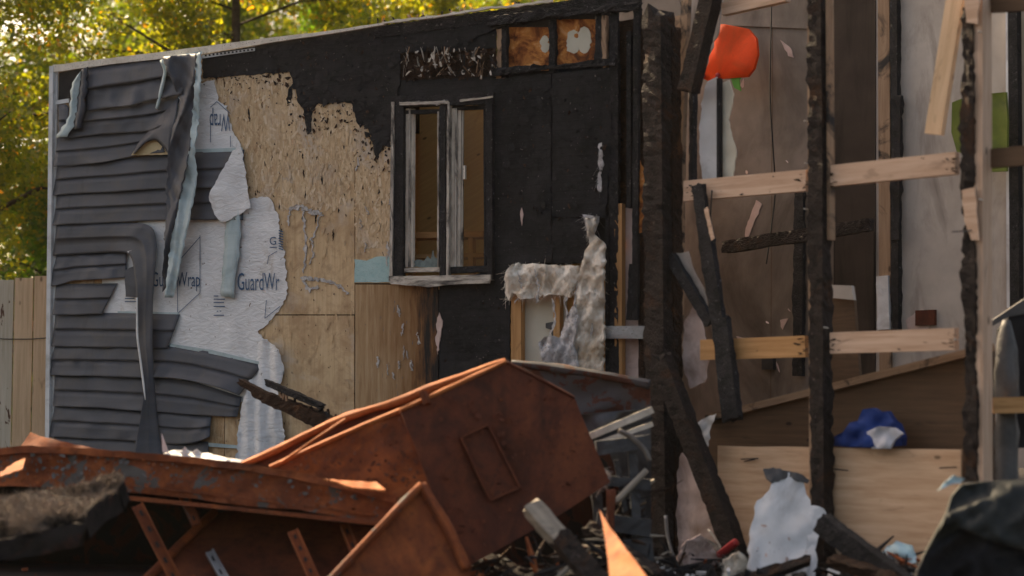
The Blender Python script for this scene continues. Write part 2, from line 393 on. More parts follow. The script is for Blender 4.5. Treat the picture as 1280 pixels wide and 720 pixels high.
plain('sooty_cream', (0.40, 0.345, 0.275), (0.64, 0.57, 0.48), 9, 0.6, 0.3, 0.3, stain=(0.14, 0.12, 0.10))
plain('dark_metal', (0.03, 0.032, 0.036), (0.07, 0.07, 0.075), 8, 0.5, 0.4, 0.5, 0.5)
plain('pale_metal', (0.46, 0.42, 0.36), (0.62, 0.57, 0.50), 8, 0.5, 0.3, 0.5, 0.3, speck=(0.12, 0.08, 0.05))
plain('clear_plastic_sheet', (0.03, 0.028, 0.028), (0.085, 0.08, 0.078), 6, 0.6, 0.6, 0.5)
plain('bark', (0.05, 0.037, 0.027), (0.11, 0.085, 0.065), 14, 0.9, 0.8, 0.1, dist=0.03)
plain('charred_carpet_fibre', (0.022, 0.017, 0.014), (0.36, 0.28, 0.22), 40, 0.95, 0.5, 0.1)
plain('charred_carpet_back', (0.010, 0.009, 0.009), (0.03, 0.026, 0.024), 9, 0.9, 0.5, 0.1, stain=(0.11, 0.04, 0.02))
plain('roof_edge_tan', (0.50, 0.44, 0.36), (0.74, 0.67, 0.58), 10, 0.7, 0.4, speck=(0.04, 0.035, 0.03))
plain('roof_felt', (0.012, 0.012, 0.012), (0.03, 0.029, 0.028), 8, 0.9, 0.5)
plain('broken_glass_teal', (0.04, 0.06, 0.06), (0.14, 0.19, 0.18), 30, 0.25, 0.6, 0.6)
scorched_wall('taupe_wall', (0.195, 0.162, 0.135), (0.26, 0.215, 0.18), (0.075, 0.06, 0.049), 0.42, 0.70, (1, 0.5, 1))
scorched_wall('smoky_grey_wall', (0.39, 0.34, 0.295), (0.49, 0.43, 0.375), (0.15, 0.12, 0.10), 0.50, 0.76, (1.6, 0.6, 1))
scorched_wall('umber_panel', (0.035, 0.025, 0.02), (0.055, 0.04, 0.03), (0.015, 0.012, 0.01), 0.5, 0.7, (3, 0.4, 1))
leafmat('yellow_green_leaves', (0.035, 0.06, 0.008), (0.10, 0.115, 0.012), (0.26, 0.13, 0.016))
leafmat('mid_green_leaves', (0.022, 0.045, 0.007), (0.055, 0.08, 0.010), (0.13, 0.10, 0.015))
leafmat('deep_green_leaves', (0.02, 0.055, 0.010), (0.04, 0.085, 0.014), (0.07, 0.09, 0.014))

# ------------------------------------------------------------------ object helpers
LOC = {}
def thing(name, label, cat, loc, group=None):
    o = bpy.data.objects.new(name, None); COL.objects.link(o)
    o.location = loc; o.empty_display_size = 0.1; LOC[o.name] = Vector(loc)
    o['label'] = label; o['category'] = cat
    if group: o['group'] = group
    return o
def link(name, verts, faces, uvs, mat, parent=None, smooth=True, label=None, cat=None, group=None, kind=None, solid=0.0, back=None, offset=-1, fmat=None):
    verts = [Vector(v) for v in verts]
    if parent is not None: base = LOC[parent.name]
    else:
        xs = [v.x for v in verts]; ys = [v.y for v in verts]; zs = [v.z for v in verts]
        base = Vector(((min(xs) + max(xs)) / 2, (min(ys) + max(ys)) / 2, min(zs)))
    me = bpy.data.meshes.new(name)
    me.from_pydata([v - base for v in verts], [], faces)
    if uvs is not None:
        ul = me.uv_layers.new(name='UVMap')
        idx = np.empty(len(me.loops), dtype=np.int32); me.loops.foreach_get('vertex_index', idx)
        arr = np.array(uvs, dtype=np.float32)[idx]
        ul.data.foreach_set('uv', arr.ravel())
    me.materials.append(MATS[mat])
    if back: me.materials.append(MATS[back])
    if fmat is not None: me.polygons.foreach_set('material_index', fmat)
    me.polygons.foreach_set('use_smooth', [smooth] * len(me.polygons))
    me.update()
    o = bpy.data.objects.new(name, me); COL.objects.link(o)
    LOC[o.name] = base
    if parent is not None: o.parent = parent
    else: o.location = base
    if solid:
        md = o.modifiers.new('thickness', 'SOLIDIFY'); md.thickness = solid; md.offset = offset
        if back: md.material_offset = 1
    if label: o['label'] = label
    if cat: o['category'] = cat
    if group: o['group'] = group
    if kind: o['kind'] = kind
    return o
def nz(v, s=1.0): return noise.noise(Vector(v) * s)

def jag(pts, step=5.0, amp=2.5, seed=0, closed=True):
    r = random.Random(seed); out = []
    n = len(pts)
    for i in range(n if closed else n - 1):
        a = pts[i]; b = pts[(i + 1) % n]
        L = math.hypot(b[0] - a[0], b[1] - a[1]); k = max(1, int(L / step))
        nx, ny = -(b[1] - a[1]) / max(L, 1e-6), (b[0] - a[0]) / max(L, 1e-6)
        for j in range(k):
            t = j / k; d = 0 if j == 0 else r.uniform(-amp, amp) * (0.4 + 1.2 * r.random() ** 2)
            out.append((a[0] + (b[0] - a[0]) * t + nx * d, a[1] + (b[1] - a[1]) * t + ny * d))
    if not closed: out.append(pts[-1])
    return out

def inside(p, poly):
    c = False; j = len(poly) - 1
    for i in range(len(poly)):
        a = poly[i]; b = poly[j]
        if (a[1] > p[1]) != (b[1] > p[1]) and p[0] < (b[0] - a[0]) * (p[1] - a[1]) / (b[1] - a[1]) + a[0]: c = not c
        j = i
    return c

def sheet(name, mat, pl, pts, o=0.0, thick=0.01, cell=None, disp=None, parent=None, smooth=True, back=None, **kw):
    """A plate or cloth of real thickness whose outline lies on plane pl."""
    vs = [Vector(p) for p in pts]; n = len(vs)
    if cell:
        x0 = min(p[0] for p in pts); x1 = max(p[0] for p in pts); y0 = min(p[1] for p in pts); y1 = max(p[1] for p in pts)
        r = random.Random(5)
        y = y0 + cell * 0.5
        while y < y1:
            x = x0 + cell * 0.5
            while x < x1:
                q = (x + r.uniform(-.2, .2) * cell, y + r.uniform(-.2, .2) * cell)
                if inside(q, pts): vs.append(Vector(q))
                x += cell
            y += cell
    cv, ce, cf, _, _, _ = delaunay_2d_cdt(vs, [(i, (i + 1) % n) for i in range(n)], [], 1, 1e-4)
    ntop = len(cv)
    d = disp or (lambda x, y: 0.0)
    top = [pl.p(v.x, v.y, o + d(v.x, v.y)) for v in cv]
    bot = [t - pl.n * thick for t in top]
    # orient
    faces = []
    cnt = {}
    for f in cf:
        f = list(f)
        a, b, c = top[f[0]], top[f[1]], top[f[2]]
        if (b - a).cross(c - a).dot(pl.n) < 0: f.reverse()
        faces.append(f)
        for i in range(len(f)):
            e = (f[i], f[(i + 1) % len(f)])
            cnt[e] = cnt.get(e, 0) + 1
    nf = len(faces)
    side = [e for e in cnt if (e[1], e[0]) not in cnt]
    allf = faces + [[i + ntop for i in reversed(f)] for f in faces]
    fm = [0] * nf + [1 if back else 0] * nf
    # separate side vertices keep the rim crisp
    vv = top + bot; base = len(vv); uvs = [pl.uv(q) for q in top] * 2
    for (a, b) in side:
        i = len(vv); vv += [top[a], top[b], bot[b], bot[a]]
        u0 = pl.uv(top[a]); u1 = pl.uv(top[b]); uvs += [u0, u1, (u1[0] + thick, u1[1] + thick), (u0[0] + thick, u0[1] + thick)]
        allf.append([i, i + 3, i + 2, i + 1]); fm.append(0)
    return link(name, vv, allf, uvs, mat, parent, smooth, back=back, fmat=fm if back else None, **kw)

def resample(pts, n):
    d = [0]
    for a, b in zip(pts, pts[1:]): d.append(d[-1] + math.dist(a, b))
    out = []
    for i in range(n):
        t = d[-1] * i / (n - 1); k = 0
        while k < len(d) - 2 and d[k + 1] < t: k += 1
        s = (t - d[k]) / max(1e-9, d[k + 1] - d[k]); a, b = pts[k], pts[k + 1]
        out.append(tuple(a[j] + (b[j] - a[j]) * s for j in range(len(a))))
    return out
def smoothpts(pts, n):
    P = resample(pts, n)
    for _ in range(max(1, n // 14)):
        P = [P[0]] + [tuple((P[i - 1][j] + 2 * P[i][j] + P[i + 1][j]) / 4 for j in range(len(P[0]))) for i in range(1, n - 1)] + [P[-1]]
    return P

def loft(name, mat, pl, A, B, nu, prof, parent=None, solid=0.003, back=None, warp=None, smooth=True, rag=0.0, **kw):
    """Skin between two edge lines A (top/left) and B (bottom/right); prof = [(v, offset)]."""
    A = smoothpts(A, nu); B = smoothpts(B, nu)
    if rag:
        A = [(x + rag * nz((x * .21, y * .21, 9)), y) for x, y in A]; B = [(x + rag * nz((x * .19, y * .23, 4)), y) for x, y in B]
    verts = []; uvs = []; nv = len(prof)
    for j, (v, of) in enumerate(prof):
        for i in range(nu):
            x = A[i][0] + (B[i][0] - A[i][0]) * v; y = A[i][1] + (B[i][1] - A[i][1]) * v
            w = warp(i / (nu - 1), v, x, y) if warp else 0
            q = pl.p(x, y, of + w); verts.append(q); uvs.append(pl.uv(q))
    faces = []
    for j in range(nv - 1):
        for i in range(nu - 1):
            f = [j * nu + i, j * nu + i + 1, (j + 1) * nu + i + 1, (j + 1) * nu + i]
            faces.append(f)
    tot = sum(((verts[f[1]] - verts[f[0]]).cross(verts[f[2]] - verts[f[0]]) for f in faces), Vector())
    if tot.dot(pl.n) < 0: faces = [f[::-1] for f in faces]
    return link(name, verts, faces, uvs, mat, parent, smooth, solid=solid, back=back, **kw)

def beam3(name, mat, a, b, w, d, up, parent=None, rough=0.0, seg=None, taper=(1, 1), cut=0.0, bend=0.0, **kw):
    """Squared timber from a to b; w across, d along 'up'; rough eats its faces, cut makes the ends ragged."""
    a = Vector(a); b = Vector(b); L = (b - a).length; t = (b - a) / L; rough *= .65
    up = Vector(up); up = (up - t * up.dot(t)).normalized(); s = t.cross(up).normalized()
    seg = seg or (max(2, min(110, int(L / 0.03))) if rough or bend else 1)
    K = 3 if rough else 1
    ring = []
    for q in range(K): ring.append((-1 + 2 * q / K, -1))
    for q in range(K): ring.append((1, -1 + 2 * q / K))
    for q in range(K): ring.append((1 - 2 * q / K, 1))
    for q in range(K): ring.append((-1, 1 - 2 * q / K))
    n = len(ring); verts = []; uvs = []; faces = []
    sd = random.uniform(0, 90)
    for i in range(seg + 1):
        f = i / seg; tp = taper[0] + (taper[1] - taper[0]) * f
        c = a + t * (L * f) + s * (bend * math.sin(math.pi * f))
        per = 0
        for k, (x, y) in enumerate(ring + ring[:1]):
            p = c + s * (x * w / 2 * tp) + up * (y * d / 2 * tp)
            if rough:
                m = nz(p * 5 + Vector((sd, k % n * .25, 0))) * .30 + nz(p * 2.3 + Vector((sd, 0, 7))) * .45 + nz(p * 24 + Vector((0, sd, k % n * .9))) * .28 + nz(p * 70 + Vector((sd, 3, k % n * 1.9))) * .4
                p += (s * x + up * y) * (m * rough - rough * .3)
            if cut and i in (0, seg): p += t * (nz((k % n * 1.7, sd, i)) * cut)
            verts.append(p); uvs.append((L * f + sd, per)); per += (w if (k // K) % 2 == 0 else d) / K
    m = n + 1
    for i in range(seg):
        for k in range(n):
            faces.append([i * m + k, (i + 1) * m + k, (i + 1) * m + k + 1, i * m + k + 1])
    for i in (0, seg):
        st = len(verts); cc = sum((verts[i * m + k] for k in range(n)), Vector()) / n
        for k in range(n): verts.append(verts[i * m + k]); uvs.append((sd + ring[k][0] * w * .3, ring[k][1] * d * .3))
        verts.append(cc + t * ((cut * .3) if i else -(cut * .3))); uvs.append((sd, 0))
        for k in range(n):
            f = [st + k, st + (k + 1) % n, st + n]
            faces.append(f if i else f[::-1])
    # orient outward
    f0 = faces[0]; nn = (verts[f0[1]] - verts[f0[0]]).cross(verts[f0[2]] - verts[f0[0]])
    cen = (a + t * (L * .5 / seg)); 
    if nn.dot(sum((verts[i] for i in f0), Vector()) / 4 - cen) < 0: faces = [f[::-1] for f in faces]
    return link(name, verts, faces, uvs, mat, parent, False, **kw)

def bm(name, mat, pl, a, b, wpx, dep, o=0.0, parent=None, **kw):
    """Timber lying on plane pl between two sighted points, its back at offset o."""
    pa = pl.p(a[0], a[1], o + dep / 2); pb = pl.p(b[0], b[1], o + dep / 2)
    dist = ((pa + pb) / 2 - EYE).dot(FWD)
    return beam3(name, mat, pa, pb, wpx * dist / FPX, dep, pl.n, parent, **kw)

def tube(name, mat, pts, radii, sides=8, parent=None, rough=0.0, n=None, **kw):
    pts = [Vector(p) for p in pts]
    if isinstance(radii, (int, float)): radii = [radii] * len(pts)
    if n:
        q = smoothpts([(*p, r) for p, r in zip(pts, radii)], n); pts = [Vector(x[:3]) for x in q]; radii = [x[3] for x in q]
    V, Fc, U = [], [], []
    tube_into(V, Fc, U, pts, radii, sides, rough)
    return link(name, V, Fc, U, mat, parent, True, **kw)
def tube_into(V, Fc, U, pts, radii, sides=6, rough=0.0):
    base = len(V); L = 0; ref = Vector((0.3, 0.2, 0.93))
    for i, p in enumerate(pts):
        t = (pts[min(i + 1, len(pts) - 1)] - pts[max(i - 1, 0)]).normalized()
        x = t.cross(ref); x = x.normalized() if x.length > 1e-3 else Vector((1, 0, 0)); y = t.cross(x)
        if i: L += (pts[i] - pts[i - 1]).length
        for k in range(sides + 1):
            an = 2 * math.pi * (k % sides) / sides; r = radii[i]
            if rough: r *= 1 + rough * nz((p.x * 9 + k % sides, p.y * 9, p.z * 9))
            V.append(p + x * (r * math.cos(an)) + y * (r * math.sin(an))); U.append((L, radii[i] * 6.28 * k / sides))
    m = sides + 1
    for i in range(len(pts) - 1):
        for k in range(sides):
            Fc.append([base + i * m + k, base + i * m + k + 1, base + (i + 1) * m + k + 1, base + (i + 1) * m + k])
    Fc.append([base + k for k in range(sides)][::-1]); e = base + (len(pts) - 1) * m
    Fc.append([e + k for k in range(sides)])

def fibres(name, mat, pl, poly, n, o, length, width, parent, droop=0.5, seed=1, **kw):
    """A mat of curling fibre ribbons spread over an outline."""
    r = random.Random(seed); x0 = min(p[0] for p in poly); x1 = max(p[0] for p in poly); y0 = min(p[1] for p in poly); y1 = max(p[1] for p in poly)
    V, Fc, U = [], [], []; made = 0; tries = 0
    while made < n and tries < n * 12:
        tries += 1
        q = (r.uniform(x0, x1), r.uniform(y0, y1))
        if not inside(q, poly): continue
        made += 1
        p = pl.p(q[0], q[1], o(q[0], q[1]) if callable(o) else o)
        d = Vector((r.gauss(0, 1), r.gauss(0, 1), r.gauss(0, 1) - droop)).normalized(); d += pl.n * 0.25
        s = d.cross(Vector((r.gauss(0, 1), r.gauss(0, 1), r.gauss(0, 1)))).normalized() * width
        L = length * r.uniform(.5, 1.4); b = len(V)
        c = Vector((r.gauss(0, 1), r.gauss(0, 1), r.gauss(0, 1) - droop)) * (L * .35)
        for k in range(3):
            f = k / 2; m = p + d * (L * (f - .3)) + c * f * f
            V += [m - s * (1 - f * .7), m + s * (1 - f * .7)]; U += [(q[0] * .01, f), (q[0] * .01 + .01, f)]
        Fc += [[b, b + 1, b + 3, b + 2], [b + 2, b + 3, b + 5, b + 4]]
    return link(name, V, Fc, U, mat, parent, True, **kw)

def chips(name, mat, pl, poly, n, o, size, aspect, ang, spread, tilt, parent, seed=1, dens=None, lift=.004):
    """Many small lifted flakes over an outline, one mesh."""
    r = random.Random(seed); x0 = min(p[0] for p in poly); x1 = max(p[0] for p in poly); y0 = min(p[1] for p in poly); y1 = max(p[1] for p in poly)
    V, Fc, U = [], [], []; made = 0; tries = 0
    while made < n and tries < n * 20:
        tries += 1
        q = (r.uniform(x0, x1), r.uniform(y0, y1))
        if not inside(q, poly) or (dens and r.random() > dens(*q)): continue
        made += 1
        L = r.uniform(*size) * (.5 + r.random()); w = L * aspect * r.uniform(.6, 1.4); a = ang + r.gauss(0, spread); ca, sa = math.cos(a), math.sin(a)
        of = (o(*q) if callable(o) else o) + r.uniform(0, lift); tx, ty = r.gauss(0, tilt), r.gauss(0, tilt); b = len(V); k5 = 6
        for k in range(k5):
            th = 2 * math.pi * k / k5 + r.uniform(-.4, .4); e, f = math.cos(th) * L / 2 * r.uniform(.6, 1.15), math.sin(th) * w / 2 * r.uniform(.6, 1.15)
            p = pl.p(q[0] + e * ca - f * sa, q[1] + e * sa + f * ca, of + abs(tx) * (e / L + .5) + ty * f / max(w, .1)); V.append(p); U.append(pl.uv(p))
        Fc.append([b + k for k in range(k5)])
    return link(name, V, Fc, U, mat, parent, False, kind='stuff')
def strands(name, mat, pl, poly, n, o, parent, seed=1):
    r = random.Random(seed); x0 = min(p[0] for p in poly); x1 = max(p[0] for p in poly); y0 = min(p[1] for p in poly); y1 = max(p[1] for p in poly)
    V, Fc, U = [], [], []
    for i in range(n):
        q = (r.uniform(x0, x1), r.uniform(y0, y1))
        if not inside(q, poly): continue
        L = r.uniform(5, 13); w = r.uniform(1.4, 3.6); a = math.pi / 2 + r.gauss(0, .55); ca, sa = math.cos(a), math.sin(a); of = o + r.uniform(0, .003); b = len(V)
        for e, f in ((-1, -.9), (1, -1), (1.05, .8), (-.9, 1)):
            p = pl.p(q[0] + e * L / 2 * ca - f * w / 2 * sa, q[1] + e * L / 2 * sa + f * w / 2 * ca, of); V.append(p); U.append(pl.uv(p))
        Fc.append([b, b + 1, b + 2, b + 3])
    return link(name, V, Fc, U, mat, parent, False, kind='stuff')
def text_on(name, body, pl, box, o, parent, flip=False, mat='blue_ink'):
    cu = bpy.data.curves.new('lettering', 'FONT'); cu.body = body; cu.resolution_u = 3
    ob = bpy.data.objects.new('lettering', cu); COL.objects.link(ob)
    bpy.context.view_layer.update()
    me = bpy.data.meshes.new_from_object(ob.evaluated_get(bpy.context.evaluated_depsgraph_get()))
    bpy.data.objects.remove(ob)
    xs = [v.co.x for v in me.vertices]; ys = [v.co.y for v in me.vertices]
    x0, x1, y0, y1 = min(xs), max(xs), min(ys), max(ys)
    V, U = [], []
    for v in me.vertices:
        fx = (v.co.x - x0) / (x1 - x0); fy = (v.co.y - y0) / (y1 - y0)
        if flip: fx, fy = 1 - fx, 1 - fy
        q = pl.p(box[0] + fx * (box[2] - box[0]), box[3] + fy * (box[1] - box[3]), o)
        V.append(q); U.append(pl.uv(q))
    Fc = [list(p.vertices) for p in me.polygons]
    return link(name, V, Fc, U, mat, parent, False)

def lines_on(name, pl, segs, o, wpx, parent, mat='blue_ink'):
    for sg in segs: line_on(name, pl, [sg], o, wpx, parent, mat)
def line_on(name, pl, segs, o, wpx, parent, mat='blue_ink'):
    V, Fc, U = [], [], []
    for (x0, y0, x1, y1) in segs:
        L = math.hypot(x1 - x0, y1 - y0); nx, ny = -(y1 - y0) / L * wpx / 2, (x1 - x0) / L * wpx / 2; b = len(V)
        for (x, y) in ((x0 + nx, y0 + ny), (x1 + nx, y1 + ny), (x1 - nx, y1 - ny), (x0 - nx, y0 - ny)):
            q = pl.p(x, y, o); V.append(q); U.append(pl.uv(q))
        Fc.append([b, b + 1, b + 2, b + 3])
    return link(name, V, Fc, U, mat, parent, False)

def rect(x0, y0, x1, y1): return [(x0, y0), (x1, y0), (x1, y1), (x0, y1)]
def gridpts(x0, x1, n): return [x0 + (x1 - x0) * i / (n - 1) for i in range(n)]
def slab(name, mat, corners, z0, z1, parent=None, **kw):     # extruded ground-plan polygon
    n = len(corners); V = [Vector((x, y, z0)) for x, y in corners] + [Vector((x, y, z1)) for x, y in corners]
    Fc = [list(range(n))[::-1], list(range(n, 2 * n))] + [[i, (i + 1) % n, n + (i + 1) % n, n + i] for i in range(n)]
    return link(name, V, Fc, [(v.x + v.z, v.y + v.z) for v in V], mat, parent, False, **kw)

# ------------------------------------------------------------------ ground
def ground():
    xs = sorted(set([-900, -300, -100, -40] + gridpts(-9, 9, 91) + [40, 100, 300, 900])); ys = sorted(set([-300, -60, -10, 2] + gridpts(6, 22, 81) + [40, 100, 300, 1200]))
    V = []; 
    for y in ys:
        for x in xs:
            z = -0.02
            if -9 < x < 9 and 6 < y < 22:
                z += 0.05 * nz((x * 1.3, y * 1.3, 0)) + 0.03 * nz((x * 4, y * 4, 1))
            V.append((x, y, z))
    n = len(xs); Fc = [[j * n + i, j * n + i + 1, (j + 1) * n + i + 1, (j + 1) * n + i] for j in range(len(ys) - 1) for i in range(n - 1)]
    return link('ground', V, Fc, [(v[0], v[1]) for v in V], 'ash_soil', None, True, kind='structure', label='ash covered bare soil round the burnt house', cat='ground')
ground()

# ------------------------------------------------------------------ the house: long wall
HB = W.a.copy(); HB.z = 0
house = thing('burnt_house', 'burnt house with half melted charcoal siding and blackened sheathing wall', 'house', HB)
wdir, wn_ = W.u, W.n
def WP(u, back, z): return W.a + wdir * u - wn_ * back + Vector((0, 0, z))
LW = (W.p(806, 300) - W.a).dot(wdir)                     # wall length
BACK = 2.6
ZT = 3.9
def wslab(name, mat, u0, u1, b0, b1, z0, z1, parent=house):
    c = [WP(u0, b0, 0), WP(u1, b0, 0), WP(u1, b1, 0), WP(u0, b1, 0)]
    return slab(name, mat, [(p.x, p.y) for p in c], z0, z1, parent)
wslab('floor', 'interior_brown', 0.02, LW - .02, 0.12, BACK - .02, 0.05, 0.40)
wslab('back_wall', 'interior_brown', 0.02, LW + .2, BACK, BACK + .1, 0.03, ZT - .35)
wslab('side_wall', 'oriented_strand_board', 0.0, 0.1, 0.13, BACK - .02, 0.04, ZT - .30)
wslab('foundation', 'smoky_grey_wall', 0.03, LW - .03, 0.02, 0.11, -0.05, 0.28)
# roof: slopes gently away from the eave, left open over the window for light
UH = (W.p(470, 300) - W.a).dot(wdir)
rv = [WP(-.04, .02, ZT - .03), WP(UH, .02, ZT - .03), WP(UH, BACK + .2, ZT - .28), WP(-.04, BACK + .2, ZT - .28)]
rv2 = [p - Vector((0, 0, .07)) for p in rv]
wslab('partition_board', 'interior_brown', (W.p(430, 300) - W.a).dot(wdir), (W.p(690, 300) - W.a).dot(wdir), 1.1, 1.13, .40, 3.86)  # brown board set close behind the window to catch sky light
roof = link('roof', rv + rv2, [[0, 1, 2, 3], [7, 6, 5, 4], [0, 4, 5, 1], [1, 5, 6, 2], [2, 6, 7, 3], [3, 7, 4, 0]], [W.uv(p) for p in rv + rv2], 'roof_felt', house, False)

def osbrect(pts, mat='oriented_strand_board', o=0.0, j=0.0, seed=1, name='sheathing_panel'):
    ch = mat == 'charred_sheet'
    return sheet(name, mat, W, jag(pts, 6, max(j, .8 if ch else 0), seed) if j or ch else pts, o, 0.012, 4 if ch else None, (lambda x, y: .008 * nz((x * .05, y * .05, 4)) + .004 * nz((x * .25, y * .2, 2))) if ch else None, parent=house, smooth=False)
ZB = 640
osbrect([(68, 91), (117, 85), (117, ZB), (63, ZB)])
osbrect([(118, 85), (280, 65), (280, 640), (118, 640)])
osbrect([(281, 65), (443, 43.5), (443, 393), (281, 393)], 'tan_plywood')
osbrect([(281, 394.3), (442.5, 394.3), (442.5, ZB), (281, ZB)], 'tan_plywood')
osbrect([(444, 43), (497, 36.5), (497, 60), (494, 118), (490.5, 354), (444, 354)], 'tan_plywood')
osbrect([(444, 355.5), (547, 356), (547.5, 420), (547, ZB), (444, ZB)], 'scorched_plywood', 0.002)
osbrect([(549, 356), (639, 330), (637, 420), (639, ZB), (549, ZB)], 'charred_sheet', -.002)
osbrect([(498, 101), (611, 96), (619, 96), (619, 122), (498, 122)], 'charred_sheet')
osbrect([(498, 36), (620, 20), (620, 60), (560, 64), (498, 66)], 'charred_sheet')
osbrect([(617.5, 99), (689, 92), (689, 328), (634, 330), (617.5, 356)], 'charred_sheet', 0.0, 1.0, 3)
osbrect([(690.2, 92), (764, 84), (764, 180), (757, 272), (690.2, 271)], 'charred_sheet', 0.004, 1.2, 4)
osbrect([(690.5, 272.5), (744, 273), (743, 310), (730, 329), (690.5, 328)], 'charred_sheet', -.001, 1.5, 5)
# blackened top plates and studs
bm('top_plate', 'charred_wood', W, (470, 41), (806, -4), 15, .05, -.03, house, rough=.010)
bm('top_plate', 'charred_wood', W, (610, 27), (806, 6), 13, .05, .0, house, rough=.05)
bm('lower_plate', 'charred_wood', W, (612, 91), (770, 77), 10, .03, .0, house, rough=.05)
for x, w, y0, y1, m in ((625, 9, 36, 100, 'sooty_lumber'), (631.5, 8, 30, 98, 'charred_wood'), (691, 10, 14, 92, 'charred_wood'), (749.5, 13, 12, 90, 'charred_wood'), (768, 14, 0, 470, 'charred_wood'), (757, 6, 20, 92, 'sooty_lumber')):
    bm('stud', m, W, (x, y0), (x + (0 if y1 < 200 else 1), y1), w, .05, -.045, house, rough=.03)
sheet('lit_gap_board', 'scorch_and_glow', W, rect(636, 34, 688, 88), -.05, .01, 4, lambda x, y: .01 * nz((x * .06, y * .06, 0)), house)  # flat board coloured with the glow of an open gap
sheet('lit_gap_board', 'scorch_and_glow', W, rect(696, 24, 745, 82), -.05, .01, 4, lambda x, y: .01 * nz((x * .06, y * .06, 3)), house)
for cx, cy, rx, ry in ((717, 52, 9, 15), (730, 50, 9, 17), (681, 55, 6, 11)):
    sheet('pale_glow_patch', 'cream_board', W, jag([(cx + rx * math.cos(a), cy + ry * math.sin(a)) for a in gridpts(0, 5.8, 12)], 2.5, 1.9, int(cx)), -.044, .008, 4, lambda x, y: .01 * nz((x * .1, y * .1, 0)), house)  # pale ovals painted for the brightest glow in the gaps
for pts in ([(70, 95), (488, 44), (488, 640), (66, 640)], [(489, 36), (620, 22), (620, 116), (489, 120)], [(489, 362), (637, 362), (637, 640), (489, 640)], [(621, 20), (762, 4), (762, 325), (621, 340)]):
    sheet('seam_light_block', 'roof_felt', W, pts, -.085, .01, None, None, house)  # dark backing added to stop sky light leaking through the seams
# burnt flaky band above the window
sheet('burnt_batten_band', 'charred_brown_wood', W, jag([(499, 66), (560, 63), (619, 59), (619, 96), (560, 99), (499, 100)], 5, 2, 8), -.02, .02, 4, lambda x, y: .02 * nz((x * .16, y * .11, 0)), house)
rr = random.Random(12)
chips('scorched_chips', 'charred_brown_wood', W, [(500, 66), (619, 60), (619, 97), (500, 100)], 120, .01, (3, 10), .5, 1.5, .8, .02, house, 31)
chips('pale_chips', 'sooted_white_vinyl', W, [(500, 66), (619, 60), (619, 97), (500, 100)], 60, .02, (2, 8), .4, 1.5, .6, .02, house, 32)
for i in range(70):
    x = rr.uniform(502, 616); y = rr.uniform(66, 95); h = rr.uniform(5, 15); w = rr.uniform(.5, 1.7)
    bm('burnt_splinter', rr.choice(['sooted_white_vinyl', 'sooted_white_vinyl', 'sooty_lumber', 'charred_brown_wood', 'charred_brown_wood', 'charred_wood', 'brown_panel_wood']), W, (x, max(60, y - h)), (x + rr.gauss(0, 6), min(100, y + h * .4)), w * 1.5, .012, rr.uniform(-.01, .02), house, rough=.012, cut=.03)

# char skin left on the boards (thin burnt crust with a torn lower edge)
crust = [(253, 66), (330, 52), (420, 39), (496, 29), (600, 15), (690, 3), (690, 22), (620, 36), (560, 62), (500, 66), (500, 100), (496, 121), (489, 150), (488, 184), (478, 182), (476, 189), (470, 199), (465, 176), (458, 155), (450, 160), (445, 152), (440, 130), (430, 127), (417, 128), (408, 131), (397, 129), (391, 137), (388, 165), (384, 168), (381, 150), (379, 136), (372, 128), (370, 112), (364, 110), (364, 128), (359, 130), (360, 112), (366, 104), (362, 90), (320, 93), (254, 98)]
sheet('char_crust', 'charred_sheet', W, jag(crust, 3, 1.5, 3), .010, .008, 5, lambda x, y: .010 * nz((x * .05, y * .05, 0)) + .007 * nz((x * .25, y * .25, 5)), house, smooth=False)
for i in range(40):                                     # scorch flakes still stuck to the board
    x = rr.uniform(300, 480); y = rr.uniform(115, 320); h = rr.uniform(1.5, 6) * rr.uniform(.5, 1.6); w = rr.uniform(.3, 1.1)
    if 262 + (x - 300) * .1 > y > 0 or rr.random() < .4:
        sheet('char_flake', rr.choice(['charred_sheet', 'charred_sheet', 'charred_brown_wood']), W, jag([(x - w, y - h * rr.uniform(-.3, .5)), (x + rr.uniform(-1, 1), y - h), (x + w, y + rr.uniform(-2, 2)), (x + rr.uniform(-1, 1), y + h)], 1.6, .8, i), .006, .004, None, None, house)
OSBA = [(252, 98), (362, 92), (380, 140), (440, 132), (470, 200), (490, 184), (489, 322), (443, 322), (443, 640), (281, 640), (281, 400), (355, 380), (350, 250), (305, 250), (300, 180), (285, 130)]
OSBU = [(252, 98), (362, 92), (380, 140), (440, 132), (470, 200), (490, 184), (489, 300), (446, 312), (444, 200), (436, 250), (415, 262), (380, 255), (352, 262), (345, 250), (305, 250), (300, 180), (285, 130)]
strands('strand_facing', 'wood_strands', W, OSBU, 5200, .0012, house, 5)
chips('lifted_veneer', 'tan_plywood', W, OSBA, 260, .003, (3, 14), .25, math.pi / 2, .2, .003, house, 15)
chips('scorch_streaks', 'charred_brown_wood', W, [(252, 90), (362, 84), (385, 120), (440, 120), (470, 150), (490, 140), (490, 215), (470, 212), (440, 160), (380, 165), (360, 112), (252, 108)], 170, .0045, (2, 8), .45, math.pi / 2, .7, .003, house, 16)
EDGE = [(252, 90), (362, 84), (385, 120), (440, 120), (470, 150), (490, 140), (490, 250), (440, 230), (380, 220), (340, 160), (252, 130)]
chips('char_specks', 'charred_sheet', W, EDGE, 240, .005, (1.0, 3.6), .6, math.pi / 2, .8, .004, house, 5, lambda x, y: max(.04, 1 - abs(y - (95 if x < 360 else 135 if x < 440 else 185)) / 45.))
chips('char_specks', 'charred_brown_wood', W, OSBA, 260, .005, (1.0, 3.5), .35, math.pi / 2, .4, .003, house, 6, lambda x, y: .25 + .75 * max(0, nz((x * .03, y * .02, 3))))
